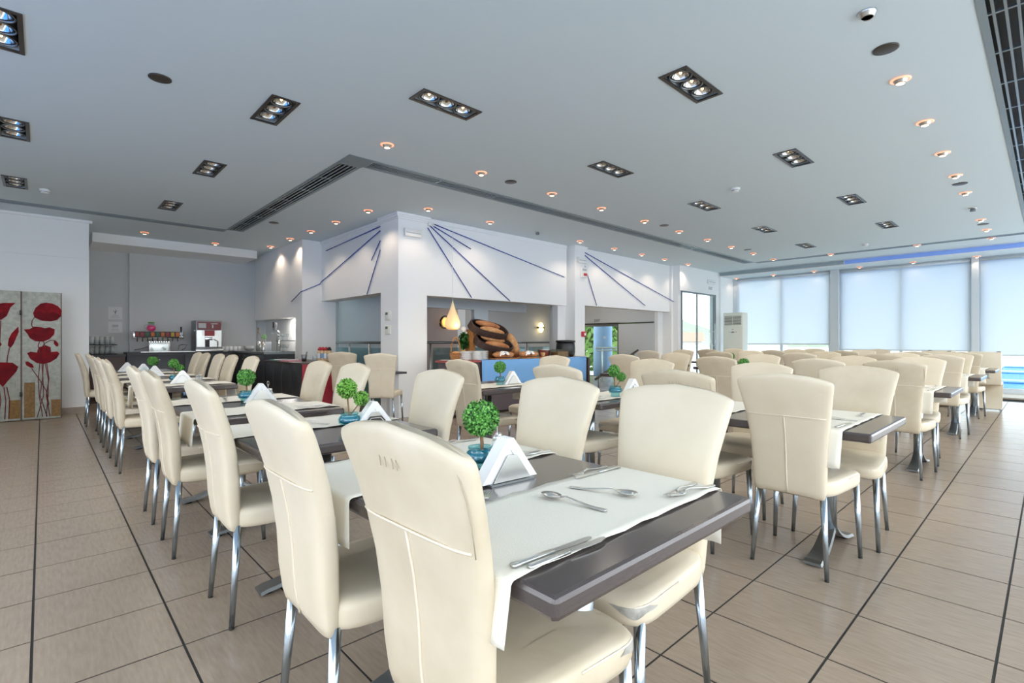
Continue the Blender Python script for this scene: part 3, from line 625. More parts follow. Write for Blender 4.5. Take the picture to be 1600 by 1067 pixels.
# ------------------------------------------------------------------ ceiling: air grilles
def grille(g, label, nsl, step, recess=.03):
    x0, y0, x1, y1, ax = g; r = thing('air_grille', label, 'air grille', ((x0+x1)/2, (y0+y1)/2, CZ), 0, 'air grilles in the ceiling'); cx, cy = (x0+x1)/2, (y0+y1)/2
    w, L = (x1-x0, y1-y0) if ax == 'y' else (y1-y0, x1-x0)
    f = (lambda a, b, c: (a, b, c)) if ax == 'y' else (lambda a, b, c: (b, a, c))
    def bx(mb, a0, b0, c0, a1, b1, c1):
        p, q = f(a0, b0, c0), f(a1, b1, c1); return mb.box(min(p[0],q[0]), min(p[1],q[1]), c0, max(p[0],q[0]), max(p[1],q[1]), c1)
    mb = MB(); e = .028
    bx(mb, -w/2-.012, -L/2-.01, -.006, -w/2+e, L/2+.01, .004); bx(mb, w/2-e, -L/2-.01, -.006, w/2+.012, L/2+.01, .004)
    bx(mb, -w/2+e, -L/2-.01, -.006, w/2-e, -L/2+.02, .004); bx(mb, -w/2+e, L/2-.02, -.006, w/2-e, L/2+.01, .004); mb.build('frame', 'grille_edge', r)
    inner = w-2*e
    for k in range(nsl):
        a = -inner/2+inner*(k+.5)/nsl; mb = MB(); bx(mb, a-.007, -L/2+.02, -.004, a+.007, L/2-.02, .020); mb.build('slat', 'grille_metal', r)
    m = int(L/step)
    bar = MB()
    for k in range(1, m+1):
        b = -L/2+L*k/(m+1); mb = MB(); bx(mb, -inner/2, b-.010, .0, inner/2, b+.010, .014); mb.build('cross_bar', 'grille_metal', r)
    mb = MB(); bx(mb, -w/2+.002, -L/2+.002, .085, w/2-.002, L/2-.002, .09); mb.build('duct', 'lampblack', r)
    return r
gl = grille(GR[0], 'long ceiling grille running back from the corner towards the bar niche', 4, .75)
MB().box(2.373, 5.058, -.005+CZ, 2.655, 5.35, CZ+.003).build('corner_plate', 'grille_edge', gl, (-(2.385+2.635)/2, -(5.36+9.93)/2, -CZ))
grille(GR[1], 'longest ceiling grille, running right above the buffet wall', 4, 1.0)
grille(GR[2], 'thin ceiling grille along the far left wall', 3, 1.1); grille(GR[3], 'wide ceiling grille at the right edge of the view', 4, .62); grille(GR[4], 'thin ceiling grille parallel to the end windows', 3, 1.1)
# ------------------------------------------------------------------ recessed triple lamps
ringm = MB().lathe([(.080,.012),(.083,.004),(.083,.0),(.076,.0),(.074,.010)], 28, close=False).mesh('ring', 'steel_dull')
ring2 = MB().lathe([(.068,.016),(.070,.006),(.064,.004),(.062,.014)], 28, close=False).mesh('inner_ring', 'lampblack')
refl = MB().lathe([(.062,.010),(.052,.035),(.03,.055),(.012,.062)], 28, close=False).mesh('reflector', 'reflector')
bulb = MB().ell((0,0,.032), (.011,.011,.014), 10, 6).mesh('bulb', 'lamp_lit'); bulb_off = MB().ell((0,0,.034), (.014,.014,.016), 10, 6).mesh('bulb', 'leaf_red')
cart = MB().lathe([(.088,.060),(.086,.004),(.083,.004)], 24, close=False).mesh('housing', 'lampblack')
FL = ['large triple lamp at the top left edge', 'triple lamp at the left edge, middle of that side', 'triple lamp at the left edge, nearest the far wall', 'triple lamp second column from the left, nearest', 'triple lamp second column from the left, middle', 'triple lamp second column from the left, farthest'] + \
     ['triple lamp in the left-hand lamp row along the grille, %s' % ORD[k] for k in range(5)] + ['triple lamp in the right-hand lamp row, %s' % ORD[k] for k in range(4)]
LIT = {0: (0, 2), 3: (0,), 6: (0, 2), 11: (0, 1, 2), 12: (0,)}
for k, (x, y, ax) in enumerate(FIX):
    r = thing('ceiling_lamp', FL[k], 'ceiling lamp', (x, y, CZ), 0 if ax == 'x' else PI/2, 'recessed triple ceiling lamps')
    mb = MB(); a, b, e = .295, .112, .026
    mb.box(-a,-b,-.008,a,-b+e,.004).box(-a,b-e,-.008,a,b,.004).box(-a,-b+e,-.008,-a+e,b-e,.004).box(a-e,-b+e,-.008,a,b-e,.004); mb.build('frame', 'gunmetal', r)
    MB().box(-.278,-.098,.10,.278,.098,.11).build('backplate', 'lampblack', r)
    light('lamp_light', 'SPOT', r, (0, 0, -.02), 30, (1, .90, .78), spot_size=math.radians(150), spot_blend=.8, shadow_soft_size=.12)
    for q in range(3):
        h = bpy.data.objects.new('lamp', refl); C.objects.link(h); h.parent = r; h.location = ((q-1)*.172, 0, .004)
        for nm, me in (('ring', ringm), ('inner_ring', ring2), ('housing', cart), ('bulb', bulb if q in LIT.get(k, ()) else bulb_off)):
            o = bpy.data.objects.new(nm, me); C.objects.link(o); o.parent = h
# ------------------------------------------------------------------ small spotlights
sb = MB().lathe([(.050,.0),(.052,-.004),(.046,-.010),(.036,-.030),(.032,-.034),(.030,-.030)], 20, close=False).mesh('body', 'steel'); sg = MB().lathe([(.066,-.004),(.064,-.008),(.050,-.010),(.048,-.002)], 20, close=False)
M['ring_glass'].node_tree.nodes['Principled BSDF'].inputs['Emission Color'].default_value = lin('#ff8c5e'); M['ring_glass'].node_tree.nodes['Principled BSDF'].inputs['Emission Strength'].default_value = 1.3
sgm = sg.mesh('glass_ring', 'ring_glass'); sbu = MB().lathe([(.0275,-.0335),(.001,-.0335)], 20).mesh('bulb', 'halo'); sbo = MB().lathe([(.0275,-.0325),(.001,-.0325)], 20).mesh('bulb', 'grey_plastic')
def spot(x, y, z, label, lit=True, p=7):
    r = thing('spotlight', label, 'spotlight', (x, y, z), 0, 'small ceiling spotlights')
    for nm, me in [('body', sb), ('bulb', sbu if lit else sbo)]+([('glass_ring', sgm)] if lit else []):
        o = bpy.data.objects.new(nm, me); C.objects.link(o); o.parent = r
    if lit: light('spot_light', 'SPOT', r, (0, 0, -.04), p*2.1, (1, .80, .62), spot_size=math.radians(130), spot_blend=.6, shadow_soft_size=.03)
    return r
for rowname, pts, z, pw in (('between the long grille and the triple lamps', [(x, 4.555) for x in (2.535,3.76,4.984,6.07,7.23,8.36,9.45,10.52,11.66,12.85)], CZ, 7),
        ('close to the buffet wall', [(x, 6.34) for x in (4.21,5.42,7.757,8.9,9.95,10.94,12.09)], CZ, 7),
        ('along the bar side wall', [(3.6,7.04),(3.55,8.07),(3.52,9.05),(3.49,10.0),(3.477,11.09)], CZ, 7),
        ('in front of the bar niche', [(.254,11.178),(1.356,11.221),(2.55,11.5)], CZ, 5),
        ('beside the grille at the right', [(x, .775) for x in (4.74,5.82,6.91,7.96,8.98,11.14,12.2,13.25)], CZ, 6),
        ('close to the end windows', [(13.1,1.87),(13.06,3.405)], CZ, 4), ('in the soffit over the blinds', [(14.9,y) for y in (6.3,5.28,4.27,3.26,2.2,1.1)], 3.03, 1.5)):
    for k, (x, y) in enumerate(pts): spot(x, y, z, 'small lit spotlight %s, %s' % (rowname, ORD[k]), True, pw)
spot(3.63, .755, CZ, 'unlit tilted spotlight nearest at the upper right', False)
spk = MB().lathe([(.075,0),(.075,-.006),(.068,-.008)], 24).mesh('loudspeaker', 'gunmetal')
for (x, y), n in zip([(.646,4.57),(2.82,8.84),(4.245,4.57),(7.75,4.5),(11.11,4.46),(4.17,.762),(8.42,.778),(11.6,.78)], ['at the upper left between two triple lamps', 'beside the grille before the bar side wall', 'between two spotlights over the buffet', 'in the middle of the spotlight row', 'at the far end of the spotlight row', 'nearest at the upper right', 'halfway along the right spotlight row', 'at the far end of the right spotlight row']):
    o = bpy.data.objects.new('loudspeaker', spk); C.objects.link(o); o.location = (x, y, CZ); tag(o, 'round dark ceiling loudspeaker '+n, 'loudspeaker', 'round ceiling loudspeakers')
sdm = MB().lathe([(.055,0),(.055,-.02),(.045,-.028),(.042,-.045),(.02,-.05)], 20).mesh('base', 'white_plastic'); sdr = MB().lathe([(.046,-.030),(.046,-.036)], 20).mesh('vent', 'grey_plastic')
for (x, y), n in zip([(.023,8.943),(6.543,2.78),(12.2,2.57)], ['at the far left beside a triple lamp', 'in the middle of the right ceiling', 'far off by the end windows']):
    r = thing('smoke_detector', 'white smoke detector '+n, 'smoke detector', (x, y, CZ))
    for nm, me in (('base', sdm), ('vent', sdr)): o = bpy.data.objects.new(nm, me); C.objects.link(o); o.parent = r
for (x, y), n in zip([(10.09,.79),(6.53,6.32)], ['an unlit lamp in the right spotlight row', 'an unlit lamp above the buffet']):
    r = thing('swivel_spotlight', 'small swivelled spotlight, '+n, 'spotlight', (x, y, CZ)); MB().lathe([(.05,0),(.05,-.012)], 18).build('base', 'steel', r); MB().lathe([(.03,-.01),(.034,-.05),(.028,-.05)], 16).build('head', 'grey_plastic', r)
# ------------------------------------------------------------------ cove strip, blinds, window frames
def strip_(y0, y1, m, lab): tag(MB().bevbox(14.225, y0, 3.045, 14.25, y1, 3.135, .006).build('cove_light', m), lab, 'light strip', 'cove light strips')
strip_(-1.8, 3.42, 'led', 'blue glowing light strip above the end windows'); strip_(3.44, 6.5, 'led_off', 'grey unlit part of the strip left of the blue glow')
WIN = [(3.95, 6.36, 1.09, 'left'), (1.22, 3.72, .95, 'middle'), (-1.6, 1.06, .865, 'right')]
for k, (y0, y1, zb, n) in enumerate(WIN):
    w = struct(MB().box(15.14,y0-.02,.10,15.20,y0+.05,2.98).box(15.14,y1-.05,.10,15.20,y1+.02,2.98).box(15.14,y0+.05,.10,15.20,y1-.05,.16).box(15.14,y0+.05,2.92,15.20,y1-.05,2.98).box(15.14,(y0+y1)/2-.03,.16,15.2,(y0+y1)/2+.03,2.92).build('window_%d' % (k+1), 'wall_pale'))
    MB().box(15.165,y0+.04,.15,15.171,y1-.04,2.93).build('pane', 'pane', w)
    r = thing('roller_blind', 'pale translucent roller blind drawn down over the %s end window' % n, 'blind', (15.09, (y0+y1)/2, zb))
    L = (y1-y0)/2
    MB().box(-.001,-L,0.02,.001,L,2.98-zb).build('fabric', 'blind', r); MB().box(-.01,-L,-.005,.01,L,.025).build('bottom_bar', 'wall_pale', r); MB().lathe([(.03,-L),(.03,L)], 14, (0,0,2.97-zb), axis='y').build('roller', 'wall_pale', r)
struct(MB().box(15.02,3.74,.05,15.2,3.93,3.03).build('window_4', 'wall_pale')); struct(MB().box(15.02,1.08,.05,15.2,1.2,3.03).build('window_5', 'wall_pale'))
# ------------------------------------------------------------------ glass door, its sign, air conditioner
d = struct(MB().box(12.2,6.56,2.46,14.12,6.62,2.50).box(14.06,6.57,0,14.12,6.62,2.46).box(12.2,6.57,0,12.24,6.62,2.46).build('door_1', 'steel_dull'))
for x0, x1 in ((12.26,13.04),(13.07,14.05)):
    p = MB().box(x0,6.588,.03,x1,6.596,2.46).build('pane', 'pane', d); MB().box(x0,6.58,0,x1,6.604,.05).build('rail', 'steel_dull', d)
MB().box(13.035,6.578,.03,13.075,6.606,2.46).build('stile', 'steel_dull', d)
for x, y in ((13.72,6.52),(13.95,6.50)):
    MB().tube([(x,y,.62),(x,y,1.68)], .014, 10).tube([(x,y,1.05),(x,6.59,1.05)], .009, 8).tube([(x,y,1.45),(x,6.59,1.45)], .009, 8).build('handle', 'steel', d)
t = text('exit_sign', 'EXIT', .11, 'grey_plastic', (13.76,6.545,2.66), (PI/2,0,0)); tag(t, 'grey letters EXIT above the glass end door', 'sign')
def emergency(x, y, z, label, w=.30):
    r = thing('emergency_light', label, 'emergency light', (x, y, z), 0, 'emergency light boxes'); MB().bevbox(-w/2,-.055,-.06,w/2,0,.06,.01).build('housing', 'white_plastic', r); MB().box(-w/2+.02,-.058,-.012,w/2-.02,-.054,.002).build('label_strip', 'ink_soft', r)
emergency(4.22, 6.813, 2.86, 'white emergency light box on the front column'); emergency(8.21, 6.688, 2.86, 'white emergency light box on the second pillar', .26); emergency(13.76, 6.548, 2.84, 'white emergency light box above the EXIT letters by the end door', .40)
r = thing('air_conditioner', 'ivory floor-standing air conditioner with dark louvres before the end window', 'air conditioner', (14.0, 5.95, 0))
ax0 = MB().bevbox(-.17,-.27,0,.17,.27,1.96,.02).build('cabinet', 'ivory', r)
MB().box(-.176,-.225,1.62,-.168,.225,1.87).build('louvre_panel', 'gunmetal', r)
for k in range(8): MB().box(-.186,-.225,1.632+k*.031,-.174,.225,1.646+k*.031).build('louvre', 'ivory', r)
MB().box(-.187,-.003,1.62,-.176,.003,1.87).build('mullion', 'ivory', r)
mb = MB(); mb.lathe([(.07,0),(.07,.004)], 24, axis='x'); mb.v = [(x-.172, y, z*.42+1.43) for x, y, z in mb.v]; mb.build('control_panel', 'ivory', r)
MB().box(-.180,-.035,1.42,-.174,.03,1.44).build('display', 'black', r); MB().box(-.176,-.02,1.50,-.17,.02,1.508).build('badge', 'gunmetal', r)
for s in (-1, 1): MB().tube([(-.176,s*.09,1.445),(-.176,s*.105,1.43),(-.176,s*.09,1.415)], .003, 5).build('button', 'gunmetal', r)
MB().box(-.176,-.27,.55,-.166,.27,.556).build('seam', 'gunmetal', r)
# ------------------------------------------------------------------ wall sunbursts of blue rods
def burst(label, segs):
    r = thing('wall_sunburst', label, 'wall decoration', segs[0][0])
    o0 = Vector(segs[0][0])
    for pts in segs: MB().tube([Vector(p)-o0 for p in pts], .0078, 6).build('rod', 'blue_rod', r)
xx = 4.045
burst('blue rods fanning across the left upper wall from the column', [[(xx,7.5,3.055),(xx,9.65,2.94)], [(xx,7.5,2.985),(xx,9.89,2.35),(xx-.02,9.885,2.31),(3.67,9.885,2.14),(3.665,9.91,2.14),(3.665,10.44,1.975)], [(xx,7.5,2.82),(xx,7.8,2.534)], [(xx,7.5,2.67),(xx,7.96,1.975)]])
yy = 6.825
burst('four blue rods fanning from the column over the buffet opening', [[(4.61,yy,3.077),(7.845,yy,2.494)], [(4.637,yy,3.035),(5.40,yy,2.767)], [(4.563,yy,3.033),(6.32,yy,1.92)], [(4.521,yy,2.996),(5.416,yy,1.93)]])
yy = 6.785
burst('blue rods fanning from the second pillar towards the end door', [[(8.36,yy,3.09),(11.95,yy,2.27),(11.99,6.725,2.22),(12.34,6.725,2.21)], [(8.36,yy,3.05),(10.80,yy,2.05)], [(8.42,yy,2.86),(8.87,yy,1.96)]])
o = MB().bevbox(-.04,-.05,-.03,.04,.0,.03,.008).tube([(0,-.03,0),(.05,-.07,-.01)], .012, 8).build('rod_bracket', 'white_plastic', None, (4.56, 6.84, 3.06)); tag(o, 'white bracket where the rods meet beside the front column', 'bracket')
# ------------------------------------------------------------------ fittings on column and pillar
for z, n in ((1.573, 'upper'), (1.35, 'lower')):
    r = thing('thermostat', n+' ivory thermostat on the left face of the column', 'thermostat', (3.98, 7.107, z)); MB().bevbox(-.022,-.08,-.073,0,.08,.073,.006).build('housing', 'ivory', r); MB().box(-.025,-.005,.015,-.021,.06,.055).build('display', 'lcd', r); MB().box(-.025,-.06,-.05,-.021,-.02,.05).build('cover', 'white_plastic', r)
r = thing('alarm_sounder', 'white alarm box with dark red face high on the second pillar', 'alarm', (8.27, 6.69, 2.615)); MB().bevbox(-.1,-.05,-.11,.1,0,.11,.012).build('housing', 'white_plastic', r); MB().box(-.03,-.056,-.075,.075,-.049,-.02).build('lens', 'fire_red', r); MB().box(-.06,-.054,.03,.06,-.049,.07).build('speaker_slot', 'ink_soft', r)
r = thing('fire_call_point', 'small red fire call point on the second pillar', 'alarm', (8.28, 6.69, 1.325)); MB().bevbox(-.06,-.04,-.055,.06,0,.055,.006).build('housing', 'fire_red', r); MB().box(-.005,-.043,-.03,.045,-.039,.02).build('window', 'white_plastic', r)
o = MB().bevbox(-.02,-.03,-.02,.02,0,.02,.004).build('power_socket', 'ivory', None, (4.40, 6.815, .42)); tag(o, 'small socket low on the front face of the column', 'socket')
# ------------------------------------------------------------------ poppy folding screen
r = thing('folding_screen', 'folding screen with red poppies painted on silver panels', 'screen', (-.02, 10.42, 0), 0)
def flower(par, cx, cz, pts, m='petal', th=.004, y=-.0225):
    MB().prism([(cx+a, cz+b) for a, b in pts], th, lambda a, b, c: (a, y-c, b)).build('poppy', m, par)
def stem(par, pts, w=.006, y=-.024): MB().tube([(a, y, b) for a, b in pts], w, 6).build('stem', 'stem_red', par)
def panel(cx, cy, rot, w=.42, h=1.90):
    p = MB().bevbox(-w/2,-.02,.0,w/2,.02,h,.006).build('panel', 'canvas', r); p.location = (cx, cy, .01); p.rotation_euler.z = rot
    MB().box(-w/2-.022,-.021,0,-w/2,.021,h).box(w/2,-.021,0,w/2+.006,.021,h).build('edge', 'frame_brown', p); return p
pR = panel(.015, -.06, -.10, .43)
P1 = [(-.09,-.05),(-.10,-.01),(-.08,.04),(-.04,.08),(.0,.09),(.05,.085),(.10,.06),(.13,.02),(.125,-.03),(.09,-.07),(.04,-.085),(-.03,-.08)]
P2 = [(-.155,.045),(-.10,.05),(-.06,.075),(0,.07),(.04,.06),(.08,.07),(.13,.05),(.125,.0),(.08,-.05),(.02,-.075),(-.05,-.07),(-.10,-.04),(-.12,.0)]
P3 = [(-.15,.04),(-.12,.055),(-.06,.045),(-.045,.10),(.02,.12),(.065,.10),(.07,.05),(.13,.055),(.15,.03),(.12,-.02),(.06,-.06),(0,-.075),(-.06,-.065),(-.12,-.02)]
def petals(par, cx, cz, P, s=1.0, v=1.0):
    flower(par, cx, cz, [(a*s, b*s*v) for a, b in P])
    k = len(P); lo = [p for p in P if p[1] < .03]; mid = sorted(lo, key=lambda p: p[0])
    flower(par, cx, cz-.002, [(a*s*.93, b*s*v*.93) for a, b in mid if b <= .0]+[(mid[-1][0]*s*.5, .015), (0, -.03), (mid[0][0]*s*.5, .02)], 'petal_dark', .003, -.0265)
stem(pR, [(-.08,1.52),(-.105,1.47),(-.11,1.40),(-.09,1.36)]); petals(pR, .045, 1.60, P1, 1.40, 1.15); petals(pR, -.01, 1.27, P2, 1.20, 1.25); petals(pR, .02, .93, P3, 1.2, 1.2)
stem(pR, [(0,1.22),(.03,1.12),(.06,1.0)]); stem(pR, [(-.01,1.22),(-.04,1.1),(-.02,1.0),(.0,.9)]); stem(pR, [(-.02,1.02),(.03,1.13),(.10,1.18),(.15,1.17)]); flower(pR, .155, 1.13, [(-.015,.05),(.0,.045),(.03,.0),(.03,-.04),(.01,-.045),(-.02,.0)])
for q, (a, b, c) in enumerate([(-.02,-.03,.01),(0,.02,-.05),(.02,-.02,.06),(.03,.07,.05),(.05,.05,.09)]): stem(pR, [(a,.88),(a+b*.6,.60),(b*1.0,.35),(c,.03)], .005)
stem(pR, [(-.11,.76),(-.03,.60),(.05,.42),(.08,.2)], .005); flower(pR, -.13, .81, [(-.05,.05),(-.02,.055),(.03,.01),(.045,-.04),(.01,-.04),(-.04,.0)])
for a0, z0, a1, z1 in ((-.19,.03,-.075,.55),(.105,.03,.21,.28)): MB().box(a0,-.027,z0,a1,-.020,z1).build('gold_patch', 'gold', pR)
pL = panel(-.42, -.05, .06, .42)
petals(pL, -.0, 1.60, [(-.15,-.02),(-.08,.09),(.03,.12),(.15,.125),(.10,.06),(.06,-.07),(.0,-.13),(-.08,-.12)]); stem(pL, [(.0,1.46),(-.01,1.2),(-.02,.8)])
flower(pL, .13, 1.22, [(.05,.16),(.055,.08),(.03,.0),(.0,-.10),(-.03,-.15),(-.06,-.12),(-.05,-.02),(-.02,.06)]); stem(pL, [(.09,1.08),(.07,.95),(.06,.85)])
petals(pL, .04, .72, [(-.15,.10),(-.05,.14),(.08,.13),(.14,.07),(.12,.0),(.04,-.12),(-.02,-.22),(-.10,-.1)]); flower(pL, -.02, 1.12, [(-.10,.05),(.0,.06),(.03,.0),(.0,-.06),(-.08,-.06)])
for a, b, c in ((-.02,.0,-.03),(.03,.05,.04),(.06,.09,.08)): stem(pL, [(a,.5),(b,.3),(c,.03)])
MB().box(.08,-.027,.03,.20,-.020,.30).build('gold_patch', 'gold', pL)
for z in (.36,1.56): MB().bevbox(-.225,-.10,z,-.205,-.07,z+.07,.004).build('hinge', 'black', r)
# ------------------------------------------------------------------ bar niche: back counter and what stands on it
r = thing('back_counter', 'dark cabinet counter along the back wall of the bar niche', 'counter', (2.2, 12.5, 0))
MB().box(-1.0,-.22,.08,.9,.34,.92).build('carcass', 'dark', r); MB().box(-1.0,-.25,.92,.9,.34,.955).build('worktop', 'black', r); MB().box(-.78,-.255,.955,.75,-.05,.965).build('steel_ledge', 'steel', r)
for k in range(4):
    x0 = -.99+k*.475; p = MB().bevbox(x0+.004,-.242,.10,x0+.466,-.222,.90,.004).build('door', 'dark', r); MB().ell((x0+(.43 if k % 2 == 0 else .04),-.252,.80), (.012,.012,.012), 10, 6).build('knob', 'steel', p)
r = thing('side_cabinet', 'brown low cabinet left of the dark bar counter', 'cabinet', (.88, 12.58, 0)); MB().box(-.30,-.3,0,.30,.34,.88).build('carcass', 'dark_brown', r); MB().box(-.31,-.32,.88,.31,.34,.92).build('top', 'black', r); MB().bevbox(-.29,-.315,.05,.29,-.3,.87,.004).build('door', 'dark_brown', r)
for q, (z, n) in enumerate(((.921, 'lower'), (1.10, 'upper'))):
    r = thing('glass_rack', n+' dark tray of upturned glasses at the left of the niche', 'rack', (.845, 12.5, z)); MB().bevbox(-.20,-.15,0,.22,.15,.014,.005).build('tray', 'black', r)
    for k in range(5):
        for j in range(2):
            o = MB().lathe([(.036,.0),(.030,.15),(.026,.15),(.033,.003)], 14).build('drinking_glass', 'tumbler', None, (.845-.165+k*.078, 12.44+j*.12, z+.015)); tag(o, 'upturned glass on the %s tray, %s from the left in the %s rank' % (n, ORD[k], 'front' if j == 0 else 'rear'), 'glass', 'upturned glasses on the trays')
for z, n, h in ((1.745, 'upper', .25), (1.46, 'lower', .22)):
    r = thing('notice', n+' white notice sheet on the niche wall', 'notice', (1.08, 12.945, z)); MB().box(-.115,-.004,-h/2,.115,0,h/2).build('sheet', 'paper', r)
    mb = MB()
    for k in range(4): mb.box(-.08+.012*k,-.006,-h/2+.03+k*.018,.08-.012*k,-.003,-h/2+.036+k*.018)
    mb.build('printed_lines', 'ink_soft', r)
    if n == 'upper': MB().tube([(0,-.006,-.02),(0,-.006,.04)], .004, 5).tube([(0,-.006,.0),(-.03,-.006,.05)], .003, 5).tube([(0,-.006,.01),(.03,-.006,.05)], .003, 5).tube([(0,-.006,.02),(.008,-.006,.07)], .003, 5).build('plant_emblem', 'ink', r)
    else: MB().box(-.05,-.006,0,.05,-.003,.05).build('emblem', 'ink_soft', r)
r = thing('drinks_dispenser', 'long steel drinks tap bar with nine coloured labels on the back counter', 'dispenser', (1.74, 12.5, .956))
MB().bevbox(-.43,-.06,.27,.43,.06,.42,.012).build('tap_bar', 'chrome_bright', r); MB().box(-.395,-.072,.295,.36,-.058,.415).build('label_panel', 'black', r)
for k, c in enumerate(['tap_red','tap_red','tap_green','tap_orange','tap_green','tap_orange','tap_red','tap_yellow','tap_orange']):
    x = -.36+k*.085; MB().bevbox(x-.03,-.08,.315,x+.03,-.071,.40,.004).build('label', c, r); MB().tube([(x,-.085,.30),(x,-.085,.21)], .008, 8).build('tap', 'black', r)
MB().bevbox(-.17,-.09,0,.19,.07,.20,.008).build('base', 'steel', r); MB().box(-.14,-.095,.01,.16,-.089,.17).build('drip_panel', 'glass', r)
for k in range(9): MB().box(-.165+k*.04,-.098,.20,-.150+k*.04,-.02,.215).build('drip_bar', 'chrome_bright', r)
MB().tube([(.385,-.05,.40),(.385,-.06,.52)], [.012,.018], 10).build('lever', 'black', r)
for k in range(3): MB().tube([(.36+k*.025,-.07,.36),(.36+k*.025,-.075,.26)], .008, 8).build('spigot', 'chrome_bright', r)
r = thing('jug', 'round glass jug of bright pink drink on the tap bar', 'jug', (1.62, 12.5, 1.377)); MB().lathe([(.045,0),(.078,.03),(.082,.08),(.062,.13),(.045,.15),(.058,.17),(.054,.17),(.041,.15),(.056,.128)], 20, close=False).build('bowl', 'glass', r); MB().lathe([(.042,.006),(.072,.032),(.076,.08),(.060,.118)], 20).build('drink', 'pink', r); MB().lathe([(.06,.168),(.06,.185),(.02,.19)], 18).build('lid', 'leaf', r); MB().tube([(-.075,0,.05),(-.115,0,.07),(-.11,0,.12),(-.06,0,.14)], .006, 8).build('handle', 'glass', r)
o = MB().tube([(1.35,12.55,1.0),(1.48,12.5,1.03),(1.6,12.5,1.08)], .007, 6).build('cable', 'black'); tag(o, 'black cable rising left of the drinks dispenser', 'cable')
o = MB().tube([(2.10,12.6,1.0),(2.12,12.6,1.09),(2.18,12.6,1.11),(2.26,12.6,1.10),(2.22,12.6,1.02),(2.16,12.6,.99)], .007, 6).build('cable', 'black'); tag(o, 'black looped cable between dispenser and coffee machine', 'cable')
r = thing('coffee_machine', 'tall steel coffee machine with dark red front panel', 'coffee machine', (2.60, 12.45, .956))
MB().bevbox(-.25,-.20,.0,.25,.25,.66,.012).build('body', 'steel_dull', r); MB().box(-.22,-.215,.46,.22,-.195,.63).build('menu_panel', 'maroon', r); MB().box(-.09,-.216,.33,.10,-.195,.45).build('keypad', 'tap_red', r)
MB().box(-.23,-.212,.10,.23,-.196,.45).build('front_plate', 'steel', r); MB().box(-.08,-.24,.10,.0,-.205,.24).build('spout', 'black', r); MB().bevbox(-.09,-.245,.24,.06,-.205,.31,.01).build('brew_head', 'chrome_bright', r); MB().bevbox(-.26,-.27,0,.26,-.19,.05,.008).build('drip_tray', 'steel', r)
MB().box(-.20,-.219,.50,-.06,-.214,.60).build('cup_picture', 'ink_soft', r); MB().box(.03,-.219,.585,.16,-.214,.60).box(.05,-.219,.50,.075,-.214,.57).build('menu_marks', 'ink_soft', r)
for k in range(4):
    for s in (-.115, .115): MB().box(s-.018,-.218,.345+k*.025,s+.018,-.211,.357+k*.025).build('button', 'white_plastic', r)
MB().tube([(.16,-.22,.10),(.16,-.23,.22),(.08,-.23,.26)], .012, 8).build('steam_pipe', 'chrome_bright', r); MB().ell((-.255,-.15,.44),(.02,.02,.02),10,6).build('lock', 'steel', r)
cm_ = MB().lathe([(.03,0),(.042,.02),(.040,.10),(.034,.11),(.032,.105),(.036,.02)], 14).mesh('cup', 'mug_white')
for k in range(5): o = bpy.data.objects.new('cup', cm_); C.objects.link(o); o.location = (2.90+k*.085, 12.45, .956); tag(o, 'white cup right of the coffee machine, %s in its row' % ORD[k], 'cup', 'row of white cups')
bm_ = MB().lathe([(.05,0),(.06,.01),(.115,.05),(.12,.055),(.112,.055),(.055,.012)], 20).mesh('bowl', 'mug_white')
for k in range(3): o = bpy.data.objects.new('bowl', bm_); C.objects.link(o); o.location = (3.30, 11.95, .968+k*.026); tag(o, 'white bowl of the small stack on the bar corner, %s' % ['bottom', 'middle', 'top'][k], 'bowl', 'stacked white bowls')
# bar along the side wall
r = thing('bar_counter', 'black-fronted bar counter along the side wall with thin pale top', 'counter', (3.4, 11.3, 0)); MB().box(-.28,-1.05,.05,.27,1.2,.925).build('front', 'dark', r); MB().box(-.31,-1.05,.925,.27,1.2,.965).build('top', 'steel_dull', r)
for k in range(4): p = MB().bevbox(-.296,-1.04+k*.555,.08,-.28,-.49+k*.555,.90,.004).build('door', 'dark', r); MB().tube([(-.305,-.80+k*.555,.80),(-.305,-.70+k*.555,.80)], .008, 6).build('handle', 'steel', p)
r = thing('low_bar', 'lower black bar with red end panel in front of the pier', 'counter', (3.35, 8.80, 0)); MB().box(-.40,-.85,.05,.3,.9,.81).build('front', 'dark', r); MB().box(-.42,-.87,.81,.3,.9,.835).build('top', 'dark_brown', r); MB().box(-.40,-.87,.02,.3,-.85,.81).build('end_panel', 'red_panel', r)
for k in range(4): MB().bevbox(-.408,-.84+k*.43,.07,-.4,-.42+k*.43,.80,.003).build('front_board', 'dark', r)
for k, (m, y, w) in enumerate((('teal', 9.35, .30), ('magenta', 8.80, .32), ('paper', 9.1, .34), ('paper', 9.0, .30))): o = MB().box(-.11,-w/2,0,.11,w/2,.012).build('magazine', m, None, (3.07+.01*k, y, .836+(k//2)*.013), .1*k); tag(o, ['teal magazine on the low bar', 'pink magazine on the low bar', 'white magazine lying on top towards the far end of the low bar', 'white magazine lying on top towards the near end of the low bar'][k], 'magazine')
r = thing('cutlery_tumbler', 'metal tumbler holding cutlery on the low bar', 'tumbler', (3.25, 8.66, .836)); MB().lathe([(.035,0),(.05,.11),(.046,.11),(.032,.004)], 16).build('cup', 'steel_dull', r); MB().tube([(.01,0,.02),(.04,-.03,.16)], .012, 8).build('handles', 'steel_dull', r)
o = MB().lathe([(.04,0),(.042,.09),(.038,.09),(.036,.004)], 16).build('tumbler', 'tumbler', None, (3.45, 8.70, .836)); tag(o, 'plain glass tumbler left of the juice bottles', 'tumbler')
